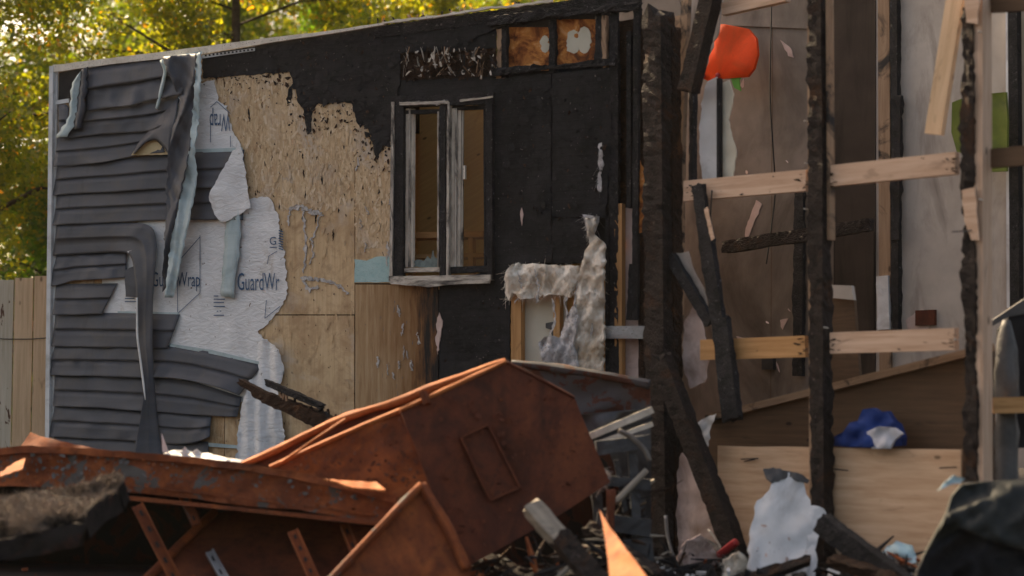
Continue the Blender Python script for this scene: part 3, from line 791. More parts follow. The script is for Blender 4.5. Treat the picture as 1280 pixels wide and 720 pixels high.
CHARA = [(256, 66), (420, 44), (496, 34), (620, 20), (620, 58), (500, 64), (496, 122), (489, 180), (470, 190), (445, 150), (440, 128), (380, 130), (362, 88), (256, 94)]
CHARB = [(619, 98), (762, 86), (760, 180), (756, 270), (742, 272), (728, 326), (634, 328), (619, 352)]
CHARC = [(556, 358), (632, 345), (636, 470), (556, 500)]
for A_, n_ in ((CHARA, 200), (CHARB, 190), (CHARC, 60)):
    chips('char_scale', 'charred_sheet', W, A_, n_, .010, (3, 11), .7, .3, 1.5, .006, house, 7)
    chips('ash_flecks', 'pale_char_ash', W, A_, n_ // 2, .018, (.8, 3.0), .5, 1.4, .6, .004, house, 8)
    chips('scorched_chips', 'charred_brown_wood', W, A_, n_ // 5, .018, (2, 7), .45, 1.5, .5, .012, house, 9, lambda x, y: .1 + .9 * max(0, nz((x * .03, y * .03, 1))))
# eave trim
sheet('eave_trim', 'roof_edge_tan', W, jag([(66, 81), (150, 71), (250, 58.5), (330, 48), (420, 37), (480, 28), (480, 31), (420, 41), (330, 54.5), (250, 68), (150, 79), (66, 90)], 14, .5, 2), .045, .02, None, None, house, smooth=False)
sheet('burnt_eave_edge', 'roof_edge_tan', W, jag([(478, 27), (560, 17), (600, 9.5), (640, 6), (690, -1), (690, 2), (640, 8.5), (600, 13), (560, 19.5), (478, 30)], 6, 1.2, 6), .05, .02, None, None, house, smooth=False)
for i in range(22):
    x = rr.uniform(470, 690); y = 28 - (x - 478) * 28 / 210
    bm('roof_splinter', rr.choice(['charred_wood', 'sooty_lumber']), W, (x, y + 3), (x + rr.uniform(-5, 5), y - rr.uniform(1, 6)), rr.uniform(1, 2.5), .01, .02 - rr.uniform(0, .1), house)
V = []
sheet('soffit_strip', 'white_vinyl_trim', W, [(252, 69), (318, 60), (318, 63.5), (252, 73)], .03, .01, None, None, house)
for i in range(13): lines_on('vent_slot', W, [(256 + i * 4.8, 69.6 - i * .62, 258.5 + i * 4.8, 69.3 - i * .62)], .0335, 2.2, house, 'roof_felt')
# corner trim
bm('corner_post', 'white_vinyl_trim', W, (66.5, 83), (60.5, 600), 6.5, .05, .0, house)
bm('corner_channel', 'white_vinyl_trim', W, (71, 88), (67, 560), 3.2, .018, .0, house)
sheet('corner_return', 'white_vinyl_trim', W, [(68, 126), (86, 123), (86, 128), (68, 131)], .02, .015, None, None, house)
sheet('torn_gap_dark', 'roof_felt', W, [(74, 91), (101, 86), (99, 124), (73, 126)], .006, .004, None, None, house)  # dark sheet in place of the shade inside the open gap

# ------------------------------------------------------------------ house wrap, lettering
wrapdisp = lambda x, y: .004 * nz((x * .035, y * .02, 2)) + .003 * nz((x * .11, y * .05, 4)) + .0018 * nz((x * .3, y * .22, 4))
wrap_a = [(225, 85), (246, 104), (262, 101), (268, 100), (270, 112), (275, 128), (284, 132), (285, 145), (290, 163), (299, 177), (302, 188), (310, 250), (318, 247), (334, 246), (342, 256), (348, 272), (349, 295), (356, 318), (358, 343), (360, 360), (357, 374), (348, 390), (335, 405), (322, 414), (330, 424), (345, 436), (352, 452), (355, 466), (348, 478), (338, 470), (320, 500), (150, 520), (120, 420), (130, 330), (190, 260), (200, 150)]
wrap = sheet('house_wrap', 'house_wrap', W, jag(wrap_a, 3.2, 1.9, 4), .012, .003, 6, wrapdisp, house)
lower = [(318, 430), (334, 425), (348, 437), (355, 462), (350, 480), (344, 478), (352, 520), (357, 560), (352, 580), (296, 582), (297, 540), (302, 505), (312, 480), (318, 462)]
sheet('hanging_wrap_sheet', 'house_wrap', W, jag(lower, 3.5, 1.8, 9), .05, .004, 5, lambda x, y: .05 * nz((x * .03, y * .012, 2)) + .018 * math.sin(x * .35 + 2 * nz((x * .02, y * .02, 1))), house)
text_on('lettering', 'GuardWrap', W, (190, 340, 250, 364), .0215, wrap)
text_on('lettering', 'GuardWr', W, (297, 341, 349, 363), .0215, wrap)
text_on('lettering', 'Wrap', W, (262, 135, 288, 164), .0215, wrap, True)
text_on('lettering', 'G', W, (337, 296, 345, 306), .0215, wrap)
lines_on('printed_line', W, [(250, 294, 250, 366), (250, 366, 222, 392), (222, 392, 222, 328), (222, 328, 250, 296), (263, 178, 263, 150), (263, 134, 271, 127), (271, 127, 288, 142), (288, 170, 288, 184), (334, 330, 336, 320), (336, 320, 346, 314), (333, 375, 331, 398), (331, 398, 350, 383)], .0215, .8, wrap)
lines_on('small_print', W, [(267, 370, 273, 370), (267, 374, 281, 374), (267, 378, 280, 378), (267, 383, 281, 383), (271, 389, 272.5, 389), (275, 389, 276.5, 389), (267, 394, 280, 394), (337, 309, 346, 309), (156, 373, 168, 373), (156, 377, 170, 377)], .0215, 1.2, wrap)
for i in range(8): lines_on('printed_stripe', W, [(348 + rr.uniform(0, .6), 288 + i * 3.2, 354, 290 + i * 3.2)], .0215, 1.4, wrap)
# fold of wrap hanging as a triangular flap, teal strip beneath it
flap = [(298, 178), (303, 190), (308, 225), (313, 260), (300, 268), (289, 274), (282, 277), (275, 277), (268, 268), (261, 246), (262, 241), (278, 212)]
sheet('torn_wrap_flap', 'house_wrap', W, jag(flap, 4, 1.3, 4), .05, .003, 6, lambda x, y: .05 * max(0, (305 - x) / 40) * max(0, 1 - abs(y - 240) / 70) + .008 * nz((x * .08, y * .05, 0)), house)
loft('torn_vinyl_strip', 'teal_vinyl_back', W, [(283, 266), (281, 300), (277, 340), (274, 370)], [(301, 258), (300, 300), (296, 340), (293, 373)], 14, [(0, .035), (.3, .05), (.6, .042), (.85, .055), (1, .04)], house, back='charcoal_vinyl', warp=lambda u, v, x, y: .012 * nz((x * .1, y * .06, 0)), rag=4.0)
sheet('teal_primer_patch', 'teal_primer', W, jag([(443, 324), (458, 326), (470, 321), (489, 320), (489, 353), (443, 353)], 6, .8, 4), .006, .004, None, None, house)
# melted shreds of wrap stuck to the boards
def shred(pts, wpx, seed, base=.007):
    r = random.Random(seed); q = [(x + r.gauss(0, .9), y + r.gauss(0, .9)) for x, y in resample(pts, max(6, len(pts) * 6))]; wpx *= .8; up, dn = [], []
    for i, (x, y) in enumerate(q):
        w = wpx * (.15 + 1.5 * abs(nz((x * .19, y * .19, seed))) + .5 * abs(nz((x * .6, y * .6, seed)))) * (1 if 0 < i < len(q) - 1 else .3)
        a, b = q[max(0, i - 1)], q[min(len(q) - 1, i + 1)]; L = math.dist(a, b) or 1
        nx, ny = -(b[1] - a[1]) / L, (b[0] - a[0]) / L
        up.append((x + nx * w, y + ny * w)); dn.append((x - nx * w, y - ny * w))
    sheet('melted_wrap_shred', 'melted_wrap', W, up + dn[::-1], base, .005, 3, lambda x, y: .010 * abs(nz((x * .3, y * .3, seed))), house)
for k, (pts, w) in enumerate([([(360, 262), (375, 258), (392, 266), (404, 268)], 4.5), ([(379, 262), (381, 290), (382, 318), (378, 342)], 2.6), ([(400, 266), (396, 285), (391, 300)], 1.6), ([(388, 296), (392, 318), (388, 330)], 2), ([(375, 347), (395, 349), (410, 352), (425, 358), (436, 368)], 4), ([(378, 352), (386, 362), (398, 358)], 5), ([(362, 265), (360, 283)], 2.5), ([(350, 310), (353, 330), (352, 350)], 3), ([(483, 300), (487, 318)], 3)]):
    shred(pts, w, k)
for (pts, w) in (([(690, 372), (694, 400), (684, 428)], 2.4), ([(712, 345), (706, 380), (712, 410), (700, 440)], 3.0), ([(722, 352), (716, 392), (724, 430), (716, 458)], 2.6), ([(675, 440), (690, 432), (706, 446)], 3.4), ([(740, 320), (744, 370), (738, 420)], 2.2), ([(648, 340), (652, 362), (644, 380)], 2.0), ([(668, 336), (674, 360), (670, 378)], 2.0)):
    shred(pts, w, int(pts[0][0]), .075)
for i in range(16):
    x = rr.choice([rr.uniform(446, 486), rr.uniform(448, 530)]); y = rr.uniform(170, 320) if x < 488 and rr.random() < .6 else rr.uniform(380, 470)
    shred([(x, y), (x + rr.uniform(-3, 3), y + rr.uniform(6, 18))], rr.uniform(.8, 2), 40 + i)

# ------------------------------------------------------------------ siding, each course a piece
def lapprof(d=.022, top=.006):
    P = []
    for k in range(2):
        b = k * .5
        P += [(b + .0, top + (.010 if k else 0)), (b + .2, top + d * .35 + .003 * k), (b + .42, top + d * .8), (b + .485, top + d), (b + .499, top + d * .2)]
    P[-1] = (1.0, top + d * .9)
    return P
warpA = lambda amp: (lambda u, v, x, y: max(-.001, amp * 1.5 * (nz((x * .022, y * .03, 1)) * v + .35 * nz((x * .07, y * .09, 6)) + .35 * v * (1 - 2 * abs(nz((x * .045 + y * .02, y * .03, 9)))))))
courses = [
 ([(104, 86), (150, 79), (205, 71), (242, 74)], [(108, 138), (140, 134), (170, 131), (200, 122), (226, 119)], .035, .03),
 ([(101, 134), (160, 129), (228, 117)], [(80, 173), (120, 169), (160, 166), (190, 163), (214, 150)], .028, .012),
 ([(73, 131), (82, 130), (86, 134)], [(73, 172), (78, 172), (84, 172)], .01, .005),
 ([(72, 171), (140, 166), (200, 160)], [(67, 208), (100, 206), (140, 201), (165, 195), (206, 191)], .028, .004),
 ([(72, 206), (140, 200), (210, 192), (305, 187)], [(66, 244), (140, 240), (205, 236), (304, 234)], .012, .004),
 ([(72, 242), (205, 235), (304, 232)], [(66, 282), (130, 278), (205, 275), (304, 275)], .012, .004),
 ([(71, 318), (120, 316), (158, 314)], [(61, 358), (80, 356), (86, 351), (130, 349), (158, 347)], .03, .004),
 ([(70, 355), (147, 354)], [(66, 393), (98, 394), (127, 393)], .014, .004),
 ([(70, 391), (140, 391), (225, 393)], [(64, 433), (140, 434), (209, 436)], .014, .004),
 ([(69, 431), (140, 431), (213, 431), (265, 440), (328, 456)], [(58, 469), (140, 471), (195, 472), (240, 475), (270, 483), (299, 494)], .045, .006),
 ([(69, 468), (190, 471), (240, 476), (302, 496)], [(66, 508), (140, 511), (200, 515), (296, 522)], .018, .004),
 ([(69, 506), (140, 510), (200, 514), (264, 520)], [(60, 546), (120, 549), (180, 552), (240, 557), (262, 546)], .035, .004),
 ([(68, 545), (260, 552)], [(64, 590), (262, 598)], .01, .004)]
for k, (A, B, amp, dd) in enumerate(courses):
    B = [(x, y + 1.6 * nz((x * .03, y * .2, k))) for x, y in smoothpts(B, 16)]
    nuu = 9 if A[-1][0] < 100 else 30
    loft('siding_course', 'charcoal_vinyl', W, A, B, nuu, lapprof(.020 + dd * .4, .024 + (.004 if k < 3 else 0)), house, .003, 'teal_vinyl_back', warpA(amp))
hem = lambda pts, o: sheet('nailing_hem', 'teal_vinyl_back', W, pts, o, .003, None, None, house)
hem([(244, 186.5), (303, 184.5), (303, 189), (244, 191)], .026)
hem([(212, 429.5), (265, 437.5), (328, 453), (330, 457), (265, 442.5), (212, 433)], .03)
hem([(147, 389), (223, 390.5), (223, 394), (147, 393)], .022)
hem([(258, 553), (300, 557), (300, 561), (258, 558)], .022)
# drooping end folded over and hanging down to the ground
loft('drooping_siding_strip', 'charcoal_vinyl', W, [(71, 280), (110, 279), (140, 278), (160, 278), (180, 278.5), (193, 283), (196, 300), (195, 325), (191, 372), (190, 430), (194, 490), (198, 535), (204, 575)], [(66, 320), (100, 317.5), (130, 316), (146, 315), (161, 315), (165, 320), (167, 335), (171, 372), (171, 420), (180, 490), (174, 530), (169, 552), (167, 575)], 80, [(0, .024), (.2, .028), (.42, .034), (.485, .038), (.499, .028), (.7, .034), (.92, .040), (1, .040)], house, .003, 'teal_vinyl_back', lambda u, v, x, y: .06 * max(0, min(1, (u - .2) * 5)) + max(0, u - .3) * .12 * (v - .5) * math.sin(u * 9) + .012 * nz((x * .04, y * .018, 3)) + .003 + .022 * max(0, 1 - math.hypot(x - 180, y - 300) / 45.) * (1 - 2 * abs(nz((x * .09 - y * .07, x * .03, 2)))) + .004 * (1 - 2 * abs(nz((x * .05, y * .03, 6)))))
sheet('torn_siding_scrap', 'charcoal_vinyl', W, jag([(156, 338), (170, 332), (182, 340), (181, 362), (172, 372), (157, 371)], 6, .8, 1), .06, .003, 5, lambda x, y: .01 * nz((x * .1, y * .1, 0)), house)
sheet('torn_siding_edge', 'white_vinyl_trim', W, [(159, 314), (165, 313), (178, 333), (174, 337), (168, 330)], .075, .003, None, None, house)
# long peeled sheet hanging from the eave
ridge = lambda x, y, q: 1 - 2 * abs(nz((x, y, q)))
lin = lambda n, o: [(k / (n - 1), o) for k in range(n)]
loft('peeled_siding_drape', 'charcoal_vinyl', W, [(202, 71), (214, 100), (226, 130), (216, 160), (209, 200), (207, 250), (206, 300), (203, 345)], [(246, 67), (244, 110), (241, 150), (237, 190), (229, 230), (222, 262), (214, 300), (207, 350)], 64, lin(16, .07), house, .003, 'teal_vinyl_back', lambda u, v, x, y: .05 * ridge(x * .045 + y * .012, y * .008, 3) + .022 * ridge(x * .09 - y * .05, y * .02, 8) + .008 * ridge(x * .2 + y * .1, y * .05, 2), rag=3.0)
loft('peeled_siding_back', 'teal_vinyl_back', W, [(245, 67), (243, 110), (240, 150), (236, 190), (229, 230), (222, 262), (213, 300), (206, 372)], [(252, 64), (250, 110), (248, 155), (243, 184), (247, 220), (240, 262), (231, 300), (217, 372)], 70, lin(8, .08), house, .003, 'charcoal_vinyl', lambda u, v, x, y: .045 * ridge(x * .075 + y * .012, y * .011, 6) + .018 * ridge(x * .12 - y * .07, y * .03, 1), rag=2.5)
loft('torn_siding_edge', 'white_vinyl_trim', W, [(170, 372), (170, 420), (178, 480), (181, 500)], [(172, 372), (172.5, 420), (180.5, 480), (182, 500)], 24, lin(3, .125), house, .003)
loft('peeled_siding_back', 'teal_vinyl_back', W, [(214, 70), (222, 72)], [(250, 64), (251, 74)], 5, [(0, .05), (.5, .06), (1, .05)], house, .003, 'charcoal_vinyl', rag=4.0)
loft('ragged_drape_end', 'charcoal_vinyl', W, [(206, 298), (204, 335), (203, 365)], [(222, 296), (223, 325), (214, 352)], 14, [(0, .06), (.3, .08), (.6, .06), (1, .075)], house, .003, 'teal_vinyl_back', lambda u, v, x, y: .02 * nz((x * .2, y * .05, 1)), rag=4.0)
loft('curled_siding_corner', 'teal_vinyl_back', W, [(99, 90), (89, 108), (87, 140), (78, 160), (69, 172)], [(105, 86), (98, 115), (95, 145), (91, 160), (84, 171)], 18, [(0, .06), (.35, .09), (.7, .075), (1, .085)], house, .003, 'charcoal_vinyl', lambda u, v, x, y: .012 * nz((x * .15, y * .06, 1)), rag=4.0)
loft('curled_siding_corner', 'charcoal_vinyl', W, [(103, 87), (97, 115), (94, 145), (92, 162)], [(110, 83), (110, 112), (106, 145), (103, 160)], 16, [(0, .08), (.4, .10), (.8, .085), (1, .05)], house, .003, 'teal_vinyl_back', lambda u, v, x, y: .012 * nz((x * .15, y * .06, 1)), rag=4.0)
loft('curled_siding_sliver', 'teal_vinyl_back', W, [(199, 76), (205, 88), (200, 108), (194, 135)], [(206, 72), (209, 90), (206, 105), (198, 138)], 14, [(0, .06), (.5, .09), (1, .07)], house, .003, 'charcoal_vinyl')
sheet('exposed_foam', 'yellow_foam', W, jag([(164, 194), (175, 180), (192, 173), (204, 184), (210, 193)], 5, .6, 1), .062, .008, None, None, house)
loft('torn_siding_flap', 'charcoal_vinyl', W, [(166, 192), (174, 176), (190, 160), (205, 140), (224, 120)], [(168, 193), (182, 178), (196, 174), (210, 190), (209, 214)], 18, [(0, .06), (.4, .085), (.8, .11), (1, .10)], house, .003, 'teal_vinyl_back', lambda u, v, x, y: .015 * nz((x * .1, y * .1, 7)))

# ------------------------------------------------------------------ window
win = bpy.data.objects.new('window', None); COL.objects.link(win); win.parent = house; LOC[win.name] = LOC[house.name]
def wb(name, mat, a, b, w, dep, o, **kw): return bm(name, mat, W, a, b, w, dep, o, win, **kw)
wb('casing', 'charred_wood', (500, 122), (499, 352), 15, .05, -.01, rough=.010)
wb('casing', 'charred_wood', (613, 122), (613.5, 350), 9, .05, -.01, rough=.010)
wb('casing', 'sooted_white_vinyl', (493, 128), (490.5, 352), 4, .055, .0, rough=.004)
wb('head_casing', 'charred_wood', (492, 128), (618, 123), 15, .05, -.01, rough=.016)
wb('head_flake', 'sooted_white_vinyl', (500, 130), (560, 128), 4, .02, .035, rough=.016)
wb('head_flake', 'melted_wrap', (545, 131), (556, 126), 4, .02, .035, rough=.012)
wb('head_flake', 'sooted_white_vinyl', (575, 126), (616, 121), 4, .02, .035, rough=.016)
wb('mullion', 'charred_wood', (555, 130), (555, 346), 9, .05, -.01, rough=.010)
wb('mullion_strip', 'sooted_white_vinyl', (549.5, 140), (549.5, 334), 2.4, .05, -.02, rough=.004)
wb('mullion_strip', 'sooted_white_vinyl', (562, 128), (561, 346), 3.5, .045, .0, rough=.005)
for x, w, m, d in ((509.5, 5, 'sooty_cream', .04), (513, 2.2, 'sooted_white_vinyl', .05), (515.5, 4.2, 'sooty_cream', .03), (567, 5.5, 'sooty_cream', .045), (571, 2.2, 'sooted_white_vinyl', .05), (574.5, 4.5, 'sooty_cream', .03), (578, 1.8, 'sooted_white_vinyl', .02)):
    wb('sash_jamb', m, (x + 1, 136), (x, 334), w, d, -.04, rough=.003)
wb('sash_jamb', 'charred_wood', (607, 132), (607.5, 334), 3, .04, -.04, rough=.004)
wb('sash_rail', 'charred_wood', (504, 141), (552, 139), 5, .05, -.045, rough=.006)
wb('sash_rail', 'charred_wood', (562, 136), (612, 134), 5, .05, -.045, rough=.006)
wb('sash_rail', 'sooted_white_vinyl', (503, 338), (552, 337), 6, .05, -.035, rough=.005)
wb('sash_rail', 'charred_wood', (562, 338), (613, 336), 8, .05, -.035, rough=.005)
wb('sill', 'sooted_white_vinyl', (489, 349), (616, 347), 7, .075, -.01, rough=.010)
sheet('melted_sill_lip', 'sooted_white_vinyl', W, jag([(488, 348), (520, 350), (560, 351), (612, 349), (611, 354), (575, 355), (545, 358), (534, 359), (515, 357), (488, 355)], 7, .7, 2), .075, .02, 6, lambda x, y: .012 * nz((x * .09, y * .15, 1)), win)
sheet('pane', 'sooty_window_glass', W, rect(577, 136, 607, 333), -.03, .004, None, None, win)
sheet('broken_pane', 'broken_glass_teal', W, jag([(517, 334), (517, 327), (522, 324), (529, 326), (534, 320), (538, 324), (541, 312), (544, 322), (548, 324), (548, 334)], 3, 1.2, 2), -.03, .004, None, None, win)
wb('sash_handle', 'pale_metal', (581, 207), (581, 224), 2.6, .02, -.01)
# shelf unit seen through the window
shelf = thing('wooden_shelf', 'small orange wooden shelf standing inside behind the burnt window', 'shelf', WP(3.2, .42, .40))
Wi = vplane((W.a - W.n * .42)[:2], W.u[:2])
for (a, b, w, d) in (((514, 296), (612, 294), 7, .22), ((514, 322), (612, 320), 5, .2)): bm('shelf_board', 'orange_lumber', Wi, a, b, w, d, 0, shelf)
for x in (515, 553, 590, 611): bm('shelf_upright', 'orange_lumber', Wi, (x, 296), (x, 405), 7, .05, .15, shelf)
plane_z = .40

# ------------------------------------------------------------------ insulation pocket right of the window
sheet('cream_inner_board', 'cream_board', W, rect(652, 355, 708, 500), -.075, .012, None, None, house)
for x, w, m, y0, y1 in ((647.5, 14, 'orange_lumber', 340, 500), (698, 9, 'orange_lumber', 340, 500), (775, 10, 'orange_lumber', 255, 490), (761, 5, 'charred_wood', 270, 490), (788, 6, 'charred_wood', 40, 260)):
    bm('stud', m, W, (x, y0), (x, y1), w, .06, -.065, house)
sheet('inner_drywall', 'pink_drywall', W, jag([(780, 260), (799, 255), (799, 500), (780, 500)], 8, 1, 2), -.08, .012, None, None, house)
sheet('inner_backing', 'charred_brown_wood', W, [(752, 30), (815, 20), (815, 262), (752, 290)], -.10, .012, None, None, house)
sheet('inner_backing', 'interior_brown', W, [(700, 330), (815, 262), (815, 640), (700, 640)], -.11, .012, None, None, house)
bm('stud', 'charred_wood', W, (797, 10), (795, 400), 8, .06, -.03, house, rough=.012)
bm('stud', 'charred_wood', W, (790, 330), (787, 400), 7, .04, -.03, house, rough=.012)
bm('stud', 'charred_brown_wood', W, (803, 20), (803, 490), 8, .05, -.06, house, rough=.010)
sheet('heat_blister', 'scorch_and_glow', W, jag([(800, 200), (806, 215), (808, 262), (803, 290), (797, 292), (799, 262)], 5, .8, 2), -.0, .012, None, None, house)
bm('metal_bracket', 'grey_metal', W, (756, 415.5), (806, 415.5), 16, .04, .0, house, rough=.008)
sheet('black_outlet_box', 'dark_metal', W, jag([(682, 404), (699, 401), (700, 418), (690, 420), (688, 412), (682, 410)], 4, .5, 3), -.03, .04, None, None, house)
def batt(poly, o, bulge, mat, seed, n):
    cx = sum(p[0] for p in poly) / len(poly); P = jag(poly, 4, 1.6, seed)
    f = lambda x, y: bulge * (.6 + .8 * nz((x * .05, y * .035, seed)) + .75 * (1 - 2.4 * abs(nz((x * .07 + y * .03, y * .035, seed)))) + .5 * (1 - 2 * abs(nz((x * .2, y * .09, seed)))) + .25 * nz((x * .45, y * .35, seed)))
    b = sheet('insulation_batt', mat, W, P, o, .03, 3.5, f, house)
    fibres('fibre_tufts', mat, W, P, int(n * .8), lambda x, y: o + f(x, y) + .002, .05, .0018, b, 1.2, seed)
batt([(632, 340), (640, 330), (668, 329), (690, 331), (722, 332), (724, 345), (712, 372), (690, 368), (670, 372), (650, 374), (640, 366), (636, 376), (631, 366)], .0, .05, 'tan_insulation', 3, 900)
batt([(731, 272), (744, 272), (741, 292), (755, 305), (753, 360), (754, 400), (752, 466), (722, 466), (700, 462), (706, 430), (716, 412), (720, 380), (722, 350), (730, 318), (736, 300)], .02, .05, 'tan_insulation', 5, 1300)
batt([(728, 268), (747, 270), (742, 290), (734, 291)], .02, .03, 'grey_insulation', 7, 120)
batt([(673, 428), (685, 420), (700, 422), (708, 395), (718, 380), (722, 400), (716, 430), (722, 458), (700, 460), (678, 452)], .05, .05, 'grey_insulation', 9, 600)
batt([(748, 180), (752, 178), (753, 210), (751, 240), (747, 238)], .0, .012, 'grey_insulation', 11, 40)
for (x, y, h, w) in ((549, 405, 24, 4), (547, 425, 18, 3), (652, 268, 14, 2)):
    sheet('bare_wood_scar', 'pink_drywall', W, jag([(x - w, y), (x, y - h * .6), (x + w, y), (x, y + h)], 3, 1, int(x)), .008, .008, None, None, house)

# ------------------------------------------------------------------ fence and trees
fp = vplane((-3.6, 15.3), (1, 0))
fence = thing('board_fence', 'weathered upright board fence beside the house corner', 'fence', (-4.6, 15.35, 0))
for i in range(9):
    x0 = -74 + i * 24 + (-4 if i == 3 else 0); top = 350 - (i % 3) * 2.5; m = 'peeling_painted_wood' if i in (1, 3) else 'fence_wood'
    x0 = [-78, -54, -31, -8, 19, 43.5, 68, 92, 116][i]; x1 = [-55, -32, -9, 17.5, 42, 62, 91, 115, 139][i]
    a = fp.p((x0 + x1) / 2, top); b = a.copy(); b.z = .03
    beam3('board', m, b, a, (x1 - x0) * 15.3 / FPX, .02, fp.n, fence)
for zz in (.5, 1.75):
    beam3('rail', 'fence_wood', (-5.2, 15.38, zz), (-3.5, 15.38, zz), .09, .04, (0, 1, 0), fence)
tube('wire', 'dark_metal', [fp.p(-40, 421, .02), fp.p(10, 424, .02), fp.p(40, 424, .02), fp.p(62, 422, .02)], .004, 5, fence, n=12)

def tree(name, label, x, y, base_z, h, r, mat, n, seed, conic=False, leaf=.075, low=.2, cat='tree', group='trees behind the burnt house'):
    g = np.random.default_rng(seed); R = random.Random(seed)
    root = thing(name, label, cat, (x, y, 0), group)
    V, Fc, U = [], [], []
    tp = [Vector((x + .12 * nz((0, i, seed)), y + .12 * nz((5, i, seed)), h * .92 * i / 7)) for i in range(8)]
    tube_into(V, Fc, U, tp, [.10 * (1 - i / 8.5) * (h / 7) for i in range(8)], 8, .2)
    tips = []
    nb = 34
    for i in range(nb):
        f = low + (1 - low) * (i + .5) / nb; k = min(6, int(f * 7)); o = tp[k] + (tp[k + 1] - tp[k]) * (f * 7 - k if f * 7 - k < 1 else 1)
        an = i * 2.4 + R.uniform(-.4, .4)
        wr = r * ((1 - f) * 1.15 + .12 if conic else math.sin(math.pi * min(1, .22 + f * .72)) ** .7) * R.uniform(.7, 1.12)
        e = o + Vector((math.cos(an) * wr, math.sin(an) * wr, (-.12 if conic else .45) * wr * R.uniform(.3, 1)))
        mid = (o + e) / 2 + Vector((0, 0, .08 * wr))
        tube_into(V, Fc, U, [o, mid, e], [.045 * (1.1 - f), .028 * (1.1 - f) + .004, .006], 5, .2)
        for s in range(5):
            q = o + (e - o) * R.uniform(.35, 1.05); tips.append((q + Vector((R.gauss(0, .16), R.gauss(0, .16), R.gauss(0, .12))) * r * .5, R.uniform(.18, .36) * r * .55))
    link('trunk', V, Fc, U, 'bark', root, True)
    tc = np.array([t[0][:] for t in tips]); tr = np.array([t[1] for t in tips])
    w = tr ** 2; idx = g.choice(len(tips), n, p=w / w.sum())
    d = g.normal(size=(n, 3)); d /= np.linalg.norm(d, axis=1)[:, None]
    c = tc[idx] + d * (tr[idx] * g.random(n) ** .45)[:, None] * np.array([1.15, 1.15, .85])
    c[:, 2] = np.maximum(c[:, 2], base_z + g.random(n) * .3)
    nrm = g.normal(size=(n, 3)) + np.array([0, 0, .5]); nrm /= np.linalg.norm(nrm, axis=1)[:, None]
    t = np.cross(nrm, g.normal(size=(n, 3))); t /= np.linalg.norm(t, axis=1)[:, None]; b = np.cross(nrm, t)
    L = (leaf * g.uniform(.6, 1.3, n))[:, None]
    v = np.stack([c - t * L * .55, c + b * L * .33 + nrm * L * .1, c + t * L * .55, c - b * L * .33 + nrm * L * .1], 1).reshape(-1, 3) - np.array([x, y, 0])
    me = bpy.data.meshes.new('crown')
    me.vertices.add(n * 4); me.vertices.foreach_set('co', v.astype(np.float32).ravel())
    me.loops.add(n * 4); me.loops.foreach_set('vertex_index', np.arange(n * 4, dtype=np.int32))
    me.polygons.add(n); me.polygons.foreach_set('loop_start', np.arange(0, n * 4, 4, dtype=np.int32)); me.polygons.foreach_set('loop_total', np.full(n, 4, dtype=np.int32))
    me.update(calc_edges=True); me.materials.append(MATS[mat])
    o = bpy.data.objects.new('crown', me); COL.objects.link(o); o.parent = root
    return root
tree('maple_tree', 'yellow green leafy tree rising right behind the board fence', -6.2, 18.2, 1.5, 8.4, 2.7, 'yellow_green_leaves', 80000, 11, leaf=.062, low=.12)
tree('maple_tree', 'bright yellow leafy tree over the left house corner', -3.1, 19.5, 1.6, 8.2, 2.0, 'yellow_green_leaves', 50000, 12, leaf=.062)
tree('cedar_tree', 'dark green cone shaped tree behind the siding end of the roof', -2.15, 21.5, 1.2, 7.4, 1.5, 'deep_green_leaves', 40000, 13, True, .06)
tree('maple_tree', 'light green leafy tree behind the middle of the roof', -.9, 22.5, 1.6, 8.2, 1.9, 'yellow_green_leaves', 44000, 14, leaf=.065)
tree('ash_tree', 'mid green leafy tree behind the charred end of the roof', .9, 23.5, 1.6, 8.0, 1.9, 'yellow_green_leaves', 40000, 15, leaf=.065)
tree('ash_tree', 'shadowy green tree deep behind the fence', -7.2, 22.5, 1.0, 8.6, 2.6, 'mid_green_leaves', 40000, 16, low=.1)
tree('ash_tree', 'tall mid green tree far behind the house corner', -4.6, 25.5, 1.0, 9.6, 2.6, 'mid_green_leaves', 44000, 17, low=.1)
tree('ash_tree', 'small distant green tree beyond the maple behind the roof', .0, 27.5, 1.0, 8.6, 2.2, 'mid_green_leaves', 30000, 18)
tree('ash_tree', 'broad pale green tree far beyond the cedar', -2.6, 28.5, 1.0, 9.4, 2.6, 'yellow_green_leaves', 40000, 21, low=.1)
tree('ash_tree', 'rounded green tree far beyond the fence corner', -6.4, 28.5, 1.0, 10.0, 2.8, 'mid_green_leaves', 40000, 22, low=.1)
tree('ash_tree', 'dense dark tree far off filling the gap behind the house corner', -5.2, 33, .6, 12, 3.6, 'mid_green_leaves', 46000, 31, low=.08, leaf=.11)
tree('ash_tree', 'dense dark tree far off behind the charred roof end', .6, 34, .6, 10.5, 3.2, 'mid_green_leaves', 36000, 32, low=.08, leaf=.11)
tree('laurel_shrub', 'dark leafy shrub low between fence and tall trees', -4.9, 20.2, .3, 4.0, 1.8, 'deep_green_leaves', 22000, 19, low=.05, cat='shrub', group='shrubs behind the fence')

# ------------------------------------------------------------------ the annex: open burnt frame on the right
AB = F.p(1020, 700); AB.z = 0
ax = thing('burnt_annex', 'roofless annex of charred studs and pale boards joined to the burnt house', 'annex', AB)
def fbm(name, mat, a, b, w, dep, o=0.0, pl=F, **kw): return bm(name, mat, pl, a, b, w, dep, o, ax, **kw)
